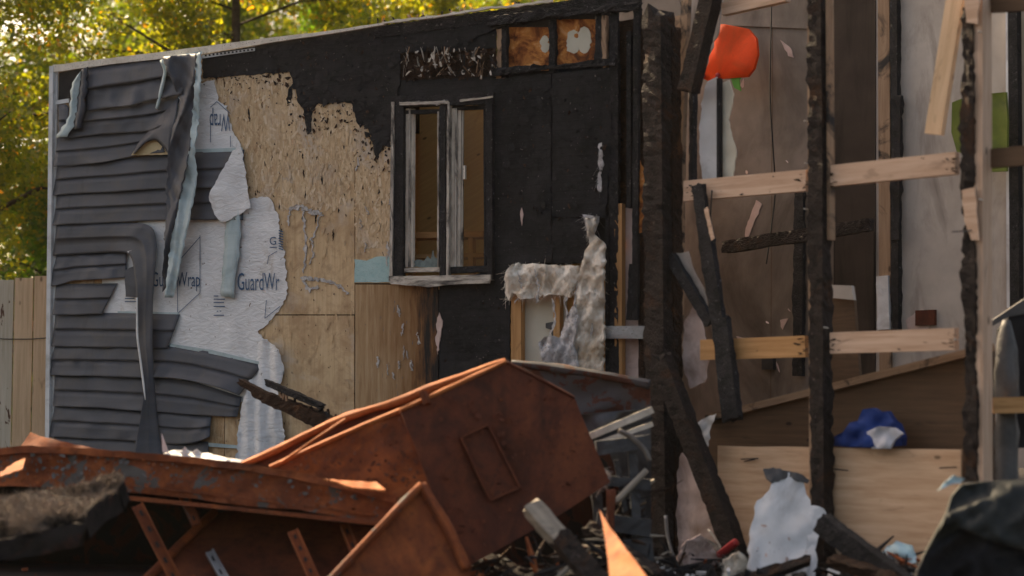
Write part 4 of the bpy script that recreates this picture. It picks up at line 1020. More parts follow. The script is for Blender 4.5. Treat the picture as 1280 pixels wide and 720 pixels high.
# floor and back wall
fl = [F.p(830, 600, -.05), F.p(1330, 600, -.05)]; bk = F.n * -2.35
cs = [fl[0], fl[1], fl[1] + bk, fl[0] + bk]
slab('floor', 'charred_brown_wood', [(p.x, p.y) for p in cs], .02, .12, ax)
B_ = Fb(-2.3)
def bsheet(name, mat, pts, o=0.0, th=.012, **kw): return sheet(name, mat, B_, pts, o, th, parent=ax, **kw)
bsheet('back_wall_panel', 'taupe_wall', rect(770, -60, 1042, 585))
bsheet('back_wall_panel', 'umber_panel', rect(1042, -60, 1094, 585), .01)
bsheet('back_wall_panel', 'smoky_grey_wall', rect(1094, -60, 1232, 585))
bsheet('back_wall_panel', 'smoky_grey_wall', rect(1233, -60, 1340, 585))
bsheet('upper_wall_board', 'taupe_wall', [(895, 31), (1012, 36), (1012, -60), (895, -60)], .02)
bsheet('lower_wall_board', 'pale_drywall', jag([(945, 185), (970, 180), (975, 240), (950, 235)], 8, 2, 2), .004, .006) if False else None
fbm('wall_stud', 'charred_wood', (1119, -40), (1121, 420), 11, .06, .0, B_, rough=.015)
fbm('wall_stud', 'sooty_lumber', (1105, -40), (1108, 580), 17, .02, .02, B_)
fbm('wall_stud', 'charred_wood', (1122, 120), (1120, 300), 14, .05, .03, B_, rough=.03)
fbm('wall_stud', 'pale_drywall', (1104, 345), (1106, 412), 18, .04, .03, B_, rough=.01)
fbm('wall_stud', 'charred_wood', (1268, 10), (1271, 385), 13, .06, .03, B_)
fbm('wall_stud', 'pale_drywall', (1261.5, 10), (1263, 385), 4, .06, .03, B_)
fbm('wall_stud', 'charred_wood', (1000, 240), (998, 470), 16, .05, .02, B_, rough=.02)
fbm('charred_rail', 'charred_timber', (908, 309), (1090, 281), 17, .07, .35, B_, rough=.02, cut=.05)
bsheet('umber_overlay', 'umber_panel', rect(1044, 290, 1092, 420), .03)  # second umber sheet, set proud of the wall panel
for pts in ([(945, 250), (952, 255), (938, 290), (930, 310), (932, 285)], [(920, 420), (935, 425), (930, 440)], [(975, 400), (985, 398), (978, 412)], [(1132, 400), (1152, 386), (1168, 394), (1160, 412), (1136, 414)], [(975, 50), (985, 70), (992, 72), (988, 60)]):
    bsheet('bare_plaster_scar', 'pink_drywall', jag(pts, 4, 1, 3), .008, .006)
bsheet('scorched_switch_plate', 'rusted_steel_dark', [(1144, 388), (1168, 387), (1168, 406), (1144, 407)], .03, .03)
lines_on('board_seam', B_, [(966, -40, 963, 580)], .003, .7, ax, 'brown_panel_wood')
tube('hanging_wire', 'roof_felt', [B_.p(965, -20, .1), B_.p(962, 120, .12), B_.p(970, 240, .1), B_.p(958, 330, .15)], .006, 5, ax, 0, 24)
tube('hanging_wire', 'roof_felt', [F.p(890, 238, .1), F.p(886, 300, .12), F.p(893, 350, .1)], .005, 5, ax, 0, 20)
sheet('outlet_box', 'dark_metal', B_, rect(952, 440, 966, 462), .04, .04, None, None, ax)
chips('torn_wallpaper', 'pink_drywall', B_, rect(880, 40, 1010, 520), 16, .006, (4, 13), .35, 1.4, .4, .015, ax, 21)
GA = lambda x, y: max(.01, max(1 - abs(x - c) / 18. for c in (866, 1012, 1034, 1195)))
for q in ([(858, 230), (1010, 216), (1197, 192), (1197, 214), (1010, 236), (858, 250)], [(880, 427), (1010, 423), (1195, 414), (1195, 434), (1010, 444), (880, 448)]):
    chips('soot_flakes', 'charred_wood', F, q, 40, .0765, (1.5, 5), .4, .0, .5, .002, ax, 23, GA)
    chips('soot_flakes', 'charred_brown_wood', F, q, 46, .0762, (3, 10), .22, .0, .15, .002, ax, 24, GA)
# great charred post at the joint, doubled studs
fbm('charred_post', 'charred_timber', (823, 18), (829, 703), 34, .16, .02, rough=.05, cut=.12)
fbm('charred_post', 'charred_brown_wood', (841, 40), (845, 700), 14, .10, -.02, rough=.025, cut=.1)
fbm('stud', 'sooty_lumber', (858, 0), (846, 310), 11, .04, -.10)
fbm('stud', 'sooty_lumber', (852, 20), (845, 480), 14, .05, -.14)
fbm('stud', 'charred_wood', (867, 110), (866, 240), 7, .05, -.10, rough=.012)
fbm('rafter_stub', 'charred_timber', (893, -22), (861, 114), 24, .10, .06, rough=.015, cut=.03)
fbm('rafter', 'raw_lumber', (905, 12), (985, -6), 16, .05, .0)
sheet('ceiling_scrap', 'taupe_wall', F, jag([(800, -10), (850, -12), (852, 24), (838, 14), (826, 12), (812, 14), (803, 22)], 6, 2, 4), -.2, .012, None, None, ax)
sheet('ceiling_scrap', 'smoky_grey_wall', F, jag([(848, -12), (905, -12), (898, 40), (880, 90), (862, 70), (852, 30)], 6, 2, 4), -.25, .012, None, None, ax)
sheet('torn_lining', 'pale_drywall', F, jag([(876, 130), (884, 102), (896, 96), (897, 222), (879, 226), (874, 190)], 6, 1.2, 6), -.06, .008, 8, lambda x, y: .01 * nz((x * .07, y * .05, 0)), ax)
fbm('lining_batten', 'charred_wood', (899.5, 98), (899.5, 222), 5, .03, -.05)
sheet('torn_lining', 'cream_board', F, jag([(902, 104), (911, 100), (917, 118), (910, 150), (920, 190), (916, 222), (903, 222)], 5, 1.5, 7), -.06, .008, 6, lambda x, y: .012 * nz((x * .1, y * .07, 0)), ax)
# posts and girts of the open side
fbm('stud', 'charred_timber', (1023, -30), (1028, 735), 25, .12, .0, rough=.045)
fbm('stud_face', 'sooty_lumber', (1014, 30), (1017, 645), 5, .05, .045)
fbm('stud_face', 'sooty_lumber', (1037, 0), (1039, 300), 5, .05, .03)
fbm('stud', 'charred_timber', (1213, 10), (1219, 602), 21, .11, .02, rough=.05)
fbm('stud', 'raw_lumber', (1228, -30), (1229, 605), 13, .10, .0)
sheet('bare_stud_face', 'raw_lumber', F, jag([(1202, 238), (1218, 234), (1224, 300), (1214, 300), (1205, 276)], 6, 1, 3), .135, .01, None, None, ax)
sheet('bare_stud_face', 'raw_lumber', F, jag([(1204, -10), (1224, -10), (1222, 30), (1208, 28)], 6, 1, 3), .135, .01, None, None, ax)
fbm('girt', 'raw_lumber', (857, 239), (1010, 225.5), 26, .045, .03)
fbm('girt', 'raw_lumber', (1036, 220.5), (1197, 204), 27, .045, .03)
fbm('girt', 'orange_lumber', (878, 437.5), (1009, 433), 26, .045, .03)
fbm('girt', 'raw_lumber', (1040, 429), (1196, 424), 27, .045, .03)
fbm('girt', 'brown_panel_wood', (1232, 199), (1330, 190), 24, .045, -.03)
fbm('girt', 'brown_panel_wood', (1235, 7), (1330, 2), 18, .045, -.03)
fbm('brace', 'fence_wood', (1198, -20), (1168, 168), 24, .04, -.05)
for (x, y) in ((1205, 196), (1198, 425), (1010, 152), (1011, 205), (1035, 410), (1010, 262), (1228, 40), (1229, 250)):
    tube('nail', 'pale_metal', [F.p(x, y, .08), F.p(x - 5, y - 1, .16)], .0045, 5, ax)
fbm('long_nail', 'dark_metal', (1190, 290), (1214, 288), 1.6, .006, .14)
# stair side board with pale top edge, plywood panels
S1 = Fb(-.22)
sheet('stair_side_board', 'brown_panel_wood', S1, [(885, 526), (1198, 447), (1240, 437), (1240, 600), (885, 600)], 0, .035, None, None, ax, smooth=False)
bm('stair_edge', 'sooty_lumber', S1, (885, 523), (1240, 434), 9, .06, -.01, ax)
sheet('plywood_panel', 'pale_plywood', F, jag([(897, 557), (1016, 559), (1017, 690), (995, 716), (905, 716), (896, 640)], 30, .6, 2), -.015, .018, None, None, ax, smooth=False)
sheet('plywood_panel', 'pale_plywood', F, [(1040, 560), (1201, 562), (1200, 716), (1040, 716)], -.015, .018, None, None, ax, smooth=False)
lines_on('staple_crack', F, [(926, 574, 948, 573), (930, 577, 944, 574), (1041, 586, 1060, 588), (1174, 585, 1196, 584)], .004, 1.5, ax, 'charred_wood')
sheet('inner_panel', 'brown_panel_wood', Fb(-.9), [(1036, 358), (1066, 358), (1075, 480), (1036, 490)], 0, .03, None, None, ax)
sheet('inner_panel_cap', 'smoky_grey_wall', Fb(-.85), [(1036, 356), (1064, 357), (1067, 375), (1036, 372)], 0, .03, None, None, ax)

# ------------------------------------------------------------------ wall hangings and loose things in the annex
def curve_poly(cx, cy, rx, ry, p=3.0, n=36):
    out = []
    for i in range(n):
        a = 2 * math.pi * i / n; c, s = math.cos(a), math.sin(a)
        out.append((cx + rx * math.copysign(abs(c) ** (2 / p), c), cy + ry * math.copysign(abs(s) ** (2 / p), s)))
    return out
H1 = Fb(-2.0)
oh = thing('wall_hanging', 'glossy orange rounded wall hanging with green tab in the annex', 'wall hanging', H1.p(912, 70), 'bright rounded wall hangings in the annex')
sheet('orange_panel', 'orange_plastic', H1, [(884, 31), (905, 30), (935, 36), (945, 48), (947, 68), (942, 86), (934, 96), (905, 98), (884, 101), (876, 96), (880, 66)], 0, .025, 6, lambda x, y: .05 * max(0, 1 - ((x - 912) / 38) ** 2) * max(0, 1 - ((y - 66) / 38) ** 2) + .03 * (1 - 2 * abs(nz((x * .03 + y * .01, y * .012, 1)))), oh)
for (x, y) in ((891, 36), (879, 95), (897, 94)): tube('mounting_pad', 'red_plastic', [H1.p(x, y, .01), H1.p(x, y, .07)], .02, 8, oh)
sheet('green_tab', 'leaf_green_plastic', H1, jag([(912, 97), (922, 92), (931, 93), (924, 100), (926, 114), (918, 110)], 4, 1, 2), .02, .008, None, None, oh)
gh = thing('wall_hanging', 'olive green rounded wall hanging behind the end stud of the annex', 'wall hanging', H1.p(1224, 185), 'bright rounded wall hangings in the annex')
sheet('green_panel', 'olive_green_plastic', H1, [(1190, 128), (1200, 124), (1225, 118), (1257, 115), (1259, 150), (1258, 214), (1236, 215), (1222, 195), (1196, 190), (1189, 165)], 0, .025, 8, lambda x, y: .02 * nz((x * .03, y * .03, 1)), gh)
C1 = Fb(-.10)
cap = thing('crumpled_cloth', 'crumpled blue and white cloth lying on the plywood panel edge', 'cloth', C1.p(1080, 559))
sheet('blue_cloth', 'blue_fabric', C1, [(1038, 557), (1042, 546), (1054, 540), (1062, 528), (1072, 526), (1078, 512), (1090, 510), (1098, 515), (1108, 514), (1116, 526), (1122, 530), (1128, 547), (1127, 557), (1100, 560), (1060, 559)], .0, .05, 5, lambda x, y: .10 * max(0, 1 - ((x - 1084) / 48) ** 2) * max(0, (y - 505) / 55) + .06 * (1 - 2 * abs(nz((x * .04 + y * .02, y * .03, 1)))) + .02 * (1 - 2 * abs(nz((x * .09, y * .12, 2)))), cap)
sheet('white_cloth', 'white_fabric', C1, [(1083, 540), (1098, 533), (1118, 535), (1128, 542), (1118, 550), (1112, 561), (1090, 561)], .15, .02, 5, lambda x, y: .03 * nz((x * .08, y * .08, 2)), cap)
dw = thing('drywall_slab', 'broken white drywall slab with torn paper edge leaning on the plywood', 'drywall', F.p(985, 715, .2))
D1 = tri_plane((985, 590, 10.75), (1030, 650, 10.6), (960, 725, 10.35))
sheet('gypsum_face', 'pale_drywall', D1, jag([(938, 660), (946, 626), (962, 612), (966, 600), (982, 590), (1004, 596), (1008, 618), (1016, 640), (1028, 648), (1016, 672), (1022, 700), (1016, 728), (934, 728), (936, 700)], 6, 1.8, 5), 0, .016, 6, lambda x, y: .02 * nz((x * .04, y * .04, 0)) + .012 * (1 - 2 * abs(nz((x * .05, y * .03, 4)))), dw)
chips('plaster_scabs', 'pink_drywall', D1, [(940, 690), (950, 650), (985, 640), (1010, 690), (1010, 720), (942, 720)], 10, .03, (2, 7), .5, 1, 1.5, .01, dw, 5)
chips('ash_flecks', 'pale_char_ash', D1, [(940, 690), (985, 680), (1012, 700), (1010, 724), (942, 724)], 16, .03, (1, 4), .5, 1, 1.5, .01, dw, 6)
sheet('torn_paper_edge', 'clear_plastic_sheet', D1, jag([(954, 586), (966, 584), (1000, 592), (1012, 600), (1010, 604), (985, 596), (965, 604), (958, 598)], 4, 1, 5), .02, .008, 5, lambda x, y: .02 * nz((x * .1, y * .1, 0)), dw)
sheet('torn_paper_edge', 'pale_drywall', D1, jag([(1012, 632), (1030, 636), (1036, 652), (1024, 660), (1018, 690), (1008, 716), (1010, 660)], 5, 2, 8), .01, .008, 5, lambda x, y: .02 * nz((x * .1, y * .1, 0)), dw)

def leaning(name, mat, label, cat, pl, a, b, w, dep, o, group='charred timbers fallen in the rubble', **kw):
    t = bm(name, mat, pl, a, b, w, dep, o, None, label=label, cat=cat, group=group, kind='thing', **kw); return t
leaning('charred_beam', 'charred_timber', 'charred beam leaning on the foot of the great burnt post', 'beam', F, (826, 448), (924, 700), 27, .10, .22, rough=.022, cut=.08)
leaning('charred_beam', 'charred_wood', 'charred beam end slanting down below the white drywall slab', 'beam', F, (1026, 652), (1150, 745), 27, .10, .42, rough=.018, cut=.06)
eb = thing('charred_pole', 'bent charred pole hanging from the upper girt past the lower girt', 'timber', F.p(915, 525, .12), 'charred timbers fallen in the rubble')
bm('upper_length', 'charred_wood', F, (873, 232), (900, 412), 20, .05, .10, eb, rough=.016, cut=.03)
bm('lower_length', 'charred_wood', F, (901, 398), (916, 524), 26, .06, .10, eb, rough=.018, cut=.04)
sheet('bare_scar', 'raw_lumber', F, jag([(880, 262), (884, 258), (893, 298), (889, 301)], 5, .6, 1), .155, .006, None, None, eb)
pk = thing('broken_plank', 'short black plank with grey ash face wedged beside the great post', 'plank', F.p(888, 402, .05), 'charred timbers fallen in the rubble')
bm('plank_body', 'charred_wood', F, (838, 320), (888, 404), 15, .05, .06, pk, rough=.012, cut=.04)
sheet('ash_face', 'smoky_grey_wall', F, jag([(843, 316), (860, 314), (868, 340), (880, 360), (886, 390), (872, 372), (856, 342)], 7, 1, 2), .05, .006, None, None, pk)
dp = thing('torn_drywall', 'pinkish torn drywall strip standing behind the leaning charred beam', 'drywall', F.p(870, 700, .1))
sheet('gypsum_strip', 'pink_drywall', F, jag([(846, 590), (852, 566), (862, 580), (874, 608), (886, 640), (896, 664), (893, 700), (850, 712), (846, 650)], 6, 1.5, 6), .10, .012, 8, lambda x, y: .02 * nz((x * .06, y * .05, 0)), dp)
sheet('gypsum_strip', 'pink_drywall', F, jag([(856, 400), (868, 380), (874, 392), (880, 420), (888, 440), (880, 478), (862, 486), (852, 450)], 6, 1.5, 6), -.02, .012, 8, lambda x, y: .02 * nz((x * .06, y * .05, 0)), dp)
sheet('paper_tuft', 'pale_drywall', F, jag([(868, 540), (876, 525), (895, 517), (888, 535), (884, 560), (880, 590), (872, 560)], 4, 1.5, 6), .08, .006, 5, lambda x, y: .03 * nz((x * .1, y * .1, 0)), dp)
sheet('crumpled_sheet', 'clear_plastic_sheet', F, jag([(850, 690), (880, 672), (910, 690), (950, 704), (950, 730), (840, 730)], 6, 2, 6), .28, .006, 6, lambda x, y: .06 * nz((x * .05, y * .05, 0)), dp)
sheet('paper_tuft', 'pale_teal_paper', F, jag([(858, 706), (868, 704), (870, 728), (856, 728)], 4, 1, 6), .33, .006, None, None, dp)
tube('red_strap', 'red_plastic', [F.p(870, 694, .36), F.p(878, 701, .37), F.p(893, 697, .37), F.p(906, 688, .37), F.p(921, 677, .36)], [.018, .022, .02, .026, .022], 8, None, .3, 20, label='short red plastic strap lying over the crumpled sheet', cat='strap')
tube('metal_rod', 'pale_metal', [F.p(925, 707, .3), F.p(905, 690, .3), F.p(888, 664, .3), F.p(885, 662, .3)], .008, 6, None, 0, 12, label='thin pale metal rod beside the red strap', cat='rod', group='metal rods in the rubble')
tube('metal_rod', 'grey_metal', [F.p(832, 644, .3), F.p(834, 668, .3), F.p(840, 692, .3), F.p(856, 720, .3)], .012, 6, None, 0, 16, label='bent grey rod at the foot of the great charred post', cat='rod', group='metal rods in the rubble')
ts = sheet('paper_scrap', 'pale_teal_paper', dplane(9.2), jag([(1172, 613), (1182, 602), (1192, 594), (1206, 598), (1200, 604), (1188, 606)], 4, .8, 2), .05, .006, 4, lambda x, y: .03 * nz((x * .1, y * .1, 0)), None, label='pale blue paper scrap caught on the black cloth heap', cat='paper')
ws = sheet('paper_scrap', 'pale_teal_paper', F, jag([(1098, 690), (1120, 676), (1140, 682), (1146, 700), (1136, 725), (1104, 722)], 6, 2, 2), .20, .006, 5, lambda x, y: .05 * nz((x * .07, y * .07, 0)), None, label='crumpled pale paper heap below the plywood panel', cat='paper')
# black cloth heap, bottom right
K = dplane(9.0)
bs = thing('black_cloth_heap', 'heap of black and grey green cloth over a seat beside the plywood', 'cloth heap', at(1230, 735, 9.0) - Vector((0, 0, .1)))
kd = lambda x, y: .22 * min(1, max(0, (y - 596) / 60)) ** .6 + .07 * (1 - 2 * abs(nz((x * .022 + y * .02, y * .02, 1)))) + .03 * (1 - 2 * abs(nz((x * .06 - y * .03, y * .05, 3)))) + .01 * nz((x * .15, y * .12, 3))
sheet('cloth_cover', 'green_black_fabric', K, [(1184, 640), (1190, 620), (1202, 606), (1230, 602), (1310, 598), (1310, 690), (1260, 684), (1220, 668), (1200, 660), (1178, 672), (1160, 690), (1152, 700)], -.12, .03, 7, kd, bs)
sheet('cloth_fold', 'black_fabric', K, [(1142, 750), (1146, 715), (1158, 690), (1178, 670), (1200, 660), (1225, 668), (1260, 684), (1310, 690), (1310, 750)], -.02, .03, 7, lambda x, y: .12 * (1 - 2 * abs(nz((x * .025 + y * .012, y * .015, 4)))) + .04 * (1 - 2 * abs(nz((x * .07, y * .04, 3)))), bs)
# things against the end stud
ro = thing('wrapped_column', 'grey plastic wrapped column beside the end stud', 'column', at(1258, 640, 10.1))
tube('plastic_wrapping', 'clear_plastic_sheet', [at(1258, 400 + i * 24, 10.1) for i in range(10)] + [at(1258, 770, 10.1)], [.02, .05] + [.066 + .03 * nz((i * .9, 3, 1)) for i in range(2, 11)], 14, ro, .25, 40)
beam3('wood_shelf', 'orange_lumber', at(1238, 507, 10.0), at(1320, 505, 10.0), .09, .12, (0, -1, 0), ro)
tr_ = thing('black_sheet_bundle', 'black sheeting with pale upper edge propped behind the wrapped column', 'sheeting', at(1280, 520, 10.4))
sheet('sheeting_face', 'black_fabric', dplane(10.4), [(1248, 412), (1262, 396), (1320, 384), (1320, 560), (1266, 560), (1250, 440)], 0, .04, 12, lambda x, y: .02 * nz((x * .04, y * .04, 0)), tr_)
sheet('sheeting_edge', 'clear_plastic_sheet', dplane(10.4), [(1238, 402), (1280, 374), (1320, 352), (1320, 384), (1262, 396), (1240, 408)], .02, .04, None, None, tr_)

# ------------------------------------------------------------------ rusted steel in front
RB = at(250, 700, 10.4); RB.z = 0
bn = thing('rusted_trough', 'long rusted steel trough with flaking grey paint and open underside', 'trough', RB)
T1 = tri_plane((0, 562, 10.55), (495, 622, 9.95), (250, 640, 10.2))
rim = [(-60, 568), (0, 563), (30, 560), (90, 562), (160, 567), (230, 573), (300, 581), (370, 593), (430, 606), (496, 624)]
sheet('front_band', 'rusted_steel_flaking', T1, jag(rim + [(488, 640), (474, 656), (420, 645), (360, 636), (300, 632), (230, 622), (150, 614), (60, 609), (-60, 606)], 14, .8, 3), 0, .012, 8, lambda x, y: .025 * nz((x * .02, y * .06, 0)) + .012 * (1 - 2 * abs(nz((x * .04, y * .03, 5)))) + .004 * nz((x * .09, y * .12, 0)), bn)
sheet('rolled_rim', 'rusted_steel', T1, jag([(x, y - 3) for x, y in rim] + [(x, y + 6) for x, y in rim[::-1]], 9, .8, 4), .035, .05, 6, lambda x, y: .012 * nz((x * .05, y * .1, 2)), bn)
bm('band_crease', 'rusted_steel', T1, (150, 604), (470, 644), 3, .016, .0, bn, rough=.006)
bm('lower_flange', 'rusted_steel', T1, (60, 612), (478, 655), 6, .04, .0, bn, rough=.008)
tp_ = [T1.p(x, y) for x, y in rim]
tb = [Vector((p.x * 1.06, p.y + .75, p.z - .01)) for p in tp_]
link('top_sheet', tp_ + tb, [[i, i + 1, len(tp_) + i + 1, len(tp_) + i] for i in range(len(tp_) - 1)], [(p.x, p.y) for p in tp_ + tb], 'rusted_steel', bn, True, solid=.006)
link('back_sheet', tb + [Vector((p.x, p.y, .0)) for p in tb], [[i, i + 1, len(tb) + i + 1, len(tb) + i] for i in range(len(tb) - 1)], [(p.x, p.z) for p in tb] + [(p.x, 0) for p in tb], 'shade_dark_rust', bn, True, solid=.006)
link('added_end_sheet', [tp_[0], tb[0], Vector((tb[0].x, tb[0].y, 0)), Vector((tp_[0].x, tp_[0].y, 0))], [[0, 1, 2, 3]], [(0, 0), (1, 0), (1, 1), (0, 1)], 'shade_dark_rust', bn, False, solid=.006)  # out of view plate, added to keep side sun out of the trough
slab('bottom_sheet', 'shade_dark_rust', [(-3.3, 10.3), (-.6, 9.9), (-.6, 10.7), (-3.4, 11.25)], .02, .05, bn)
sheet('torn_corner', 'rusted_steel', tri_plane((0, 590, 10.5), (38, 541, 10.75), (150, 566, 10.6)), jag([(-6, 584), (24, 560), (38, 540), (50, 545), (85, 553), (130, 563), (60, 572), (20, 592)], 8, 1, 2), .0, .01, 6, lambda x, y: .02 * nz((x * .05, y * .05, 0)), bn)
sheet('torn_corner', 'rusted_steel_bright', tri_plane((0, 590, 10.3), (30, 575, 10.45), (30, 600, 10.2)), jag([(0, 590), (18, 578), (32, 572), (28, 586), (12, 592), (0, 596)], 5, 1, 2), .02, .01, 6, None, bn)
# inner partitions and slotted straps under the band
P2 = tri_plane((268, 640, 10.75), (470, 662, 10.5), (190, 735, 10.15))
sheet('inner_partition', 'rusted_steel_dark', P2, [(180, 735), (262, 644), (300, 636), (470, 660), (440, 735)], 0, .01, 12, lambda x, y: .02 * nz((x * .02, y * .02, 0)), bn)
tube('partition_rim', 'rusted_steel', [P2.p(170, 738, .02), P2.p(222, 684, .02), P2.p(268, 640, .02)], .028, 10, bn, .1, 14)
def strap(a, b, w, y, m='rusted_steel', slots=5):
    pl = tri_plane((a[0], a[1], y + .1), (b[0], b[1], y - .1), (a[0] + 60, a[1], y + .1))
    s = bm('slotted_strap', m, pl, a, b, w, .012, 0, bn, rough=.002)
    nx, ny = -(b[1] - a[1]), b[0] - a[0]; L = math.hypot(nx, ny); nx /= L; ny /= L
    for sd in (-1, 1):
        bm('strap_flange', m, pl, (a[0] + nx * w / 2 * sd, a[1] + ny * w / 2 * sd), (b[0] + nx * w / 2 * sd, b[1] + ny * w / 2 * sd), 2, .03, 0, bn)
    for k in range(slots):
        f = (k + .3) / slots; g = f + .35 / slots
        lines_on('slot', pl, [(a[0] + (b[0] - a[0]) * f, a[1] + (b[1] - a[1]) * f, a[0] + (b[0] - a[0]) * g, a[1] + (b[1] - a[1]) * g)], .0165, w * .28, s, 'roof_felt')
strap((172, 632), (222, 730), 13, 9.9)
strap((224, 608), (246, 656), 10, 10.35, 'rusted_steel_flaking', 3)
strap((366, 664), (398, 735), 12, 9.95)
strap((431, 656), (444, 690), 10, 10.05, 'rusted_steel', 2)
strap((262, 690), (290, 740), 9, 10.2, 'grey_metal', 3)
# tilted end plate
P3 = tri_plane((525, 606, 9.75), (590, 735, 9.55), (405, 735, 9.5))
sheet('end_plate', 'rusted_steel', P3, jag([(402, 738), (470, 665), (526, 606), (546, 632), (572, 676), (596, 738)], 16, .8, 3), 0, .012, 12, lambda x, y: .02 * nz((x * .02, y * .02, 0)), bn)
tube('end_plate_rim', 'rusted_steel_flaking', [P3.p(398, 742, .03), P3.p(460, 675, .03), P3.p(527, 606, .03)], .024, 10, bn, .15, 20)
tube('end_plate_rim', 'rusted_steel', [P3.p(527, 606, .02), P3.p(540, 628, .02), P3.p(560, 660, .02), P3.p(584, 712, .02)], .03, 10, bn, .15, 20)

cb = thing('rusted_cabinet', 'tipped rusted steel cabinet with a recessed rectangle in its door', 'cabinet', Vector((at(630, 700, 10).x, 10, 0)))
P4 = tri_plane((632, 452, 10.22), (585, 708, 10.0), (762, 602, 10.2))
door = sheet('door', 'rusted_steel_dark', P4, jag([(500, 513), (566, 483), (632, 452), (676, 474.5), (718, 497), (740, 550), (763, 603), (690, 650), (585, 708), (562, 664), (545, 630), (520, 560)], 22, .5, 3), 0, .02, 12, lambda x, y: .022 * nz((x * .012, y * .012, 0)) + .008 * (1 - 2 * abs(nz((x * .03, y * .022, 5)))) + .003 * nz((x * .1, y * .1, 1)) - (.03 if 582 < x < 640 and abs((x - 611) * .9 + (y - 577) * -.36) < 15 and abs((x - 611) * .36 + (y - 577) * .9) < 34 else 0), cb)
rc = [(576, 547), (610, 531), (649, 609), (613, 625)]
for a, b in zip(rc, rc[1:] + rc[:1]): bm('recess_edge', 'rusted_steel_dark', P4, a, b, 3.2, .04, .0, door, rough=.003)
P5 = tri_plane((340, 583, 10.45), (500, 513, 10.17), (545, 632, 10.03))
sheet('side_plate', 'rusted_steel', P5, jag([(338, 583), (400, 556), (450, 534), (500, 513), (521, 562), (546, 632), (527, 608), (497, 622), (420, 604)], 18, .6, 3), 0, .014, 10, lambda x, y: .03 * nz((x * .02, y * .02, 3)) + .012 * (1 - 2 * abs(nz((x * .035, y * .03, 5)))), cb)
P6 = tri_plane((302, 582, 10.75), (632, 451, 10.5), (500, 560, 10.6))
sheet('back_plate', 'rusted_steel_dark', P6, jag([(300, 582), (360, 553), (430, 523), (490, 500), (545, 481), (590, 466), (632, 451), (660, 480), (560, 560), (420, 600)], 14, .8, 7), 0, .012, 12, None, cb)
tube('back_rim', 'rusted_steel_bright', [P6.p(x, y, .02) for x, y in ((300, 582), (345, 563), (400, 535), (432, 522), (470, 509), (500, 502), (530, 488), (575, 472), (610, 458), (632, 451))], [.022, .025, .022, .03, .02, .028, .03, .024, .022, .018], 8, cb, .3, 60)
tube('side_rim', 'rusted_steel_bright', [P5.p(x, y, .012) for x, y in ((338, 584), (400, 556), (450, 534), (500, 513))], .016, 8, cb, .25, 30)
tube('door_rim', 'rusted_steel_bright', [P4.p(x, y, .008) for x, y in ((500, 513), (566, 483), (600, 467), (632, 452))], .013, 8, cb, .3, 24)
tube('door_rim', 'rusted_steel_dark', [P4.p(x, y, .004) for x, y in ((632, 452), (676, 474), (718, 497))], .010, 8, cb, .2, 20)
sheet('recess_panel', 'rusted_steel_dark', P4, [(579, 548), (609, 534), (646, 608), (615, 622)], .012, .01, None, None, door)
sheet('cabinet_bottom', 'shade_dark_rust', dplane(10.75), jag([(556, 640), (600, 560), (760, 560), (790, 640), (800, 745), (560, 745)], 14, 1, 3), 0, .01, None, None, cb)  # upright sheet in darkened rust keeps the gap below the door dark
bm('hinge_block', 'rusted_steel', P5, (529, 490), (534, 505), 8, .06, .0, cb, rough=.01)
tube('loose_wire', 'rusted_steel_bright', [P5.p(352, 578, .05), P5.p(400, 545, .1), P5.p(432, 524, .1)], .009, 6, cb, .2, 16)
chips('rust_scale', 'rusted_steel_dark', P4, [(505, 515), (632, 456), (716, 499), (756, 596), (590, 700), (548, 630)], 160, .02, (2, 9), .6, 1, 1.5, .006, cb, 3)
chips('rust_scale', 'rusted_steel_dark', P5, [(350, 582), (500, 517), (540, 622), (420, 600)], 160, .03, (2, 8), .6, 1, 1.5, .006, cb, 4)
chips('ash_dust', 'rusted_steel_dark', P4, [(505, 515), (632, 456), (716, 499), (756, 596), (590, 700), (548, 630)], 70, .014, (1, 3), .7, 1, 1.5, .003, cb, 5)
chips('rust_scale', 'rusted_steel', T1, [(x, y + 4) for x, y in rim] + [(470, 650), (300, 626), (60, 606), (-60, 602)], 120, .026, (2, 7), .6, 1, 1.5, .006, bn, 6)
chips('paint_scale', 'pale_char_ash', T1, [(x, y + 6) for x, y in rim] + [(470, 640), (300, 610), (60, 596), (-60, 592)], 160, .026, (2, 8), .6, 1, 1.5, .006, bn, 7)
# rolled lip of the trough that pokes out in the sun
sheet('bent_lip', 'rusted_steel_bright', tri_plane((400, 598, 10.0), (472, 610, 9.9), (440, 612, 9.85)), jag([(404, 598), (440, 601), (470, 602), (482, 612), (440, 609)], 6, 1, 2), .03, .012, 5, lambda x, y: .02 * nz((x * .06, y * .06, 3)), bn)
hs = thing('crumpled_hood', 'crumpled grey and rust sheet metal behind the tipped cabinet', 'sheet metal', Vector((at(740, 600, 10.9).x, 10.9, 0)))
P7 = tri_plane((640, 455, 11.3), (810, 482, 11.0), (745, 536, 11.15))
sheet('metal_skin', 'rust_streaked_grey_steel', P7, jag([(636, 453), (680, 458), (730, 466), (812, 480), (814, 512), (770, 528), (745, 540), (715, 520), (680, 480)], 14, .8, 2), 0, .012, 7, lambda x, y: .05 * nz((x * .02, y * .04, 0)) + .02 * nz((x * .07, y * .1, 4)), hs)
tube('folded_edge', 'rust_streaked_grey_steel', [P7.p(x, y, .02) for x, y in ((640, 453), (700, 461), (750, 468), (812, 480))], [.02, .03, .026, .034], 8, hs, .3, 30)
sheet('metal_skirt', 'dark_metal', dplane(10.95), [(700, 520), (814, 510), (814, 735), (690, 735)], 0, .03, 14, lambda x, y: .1 * nz((x * .02, y * .02, 0)), hs)

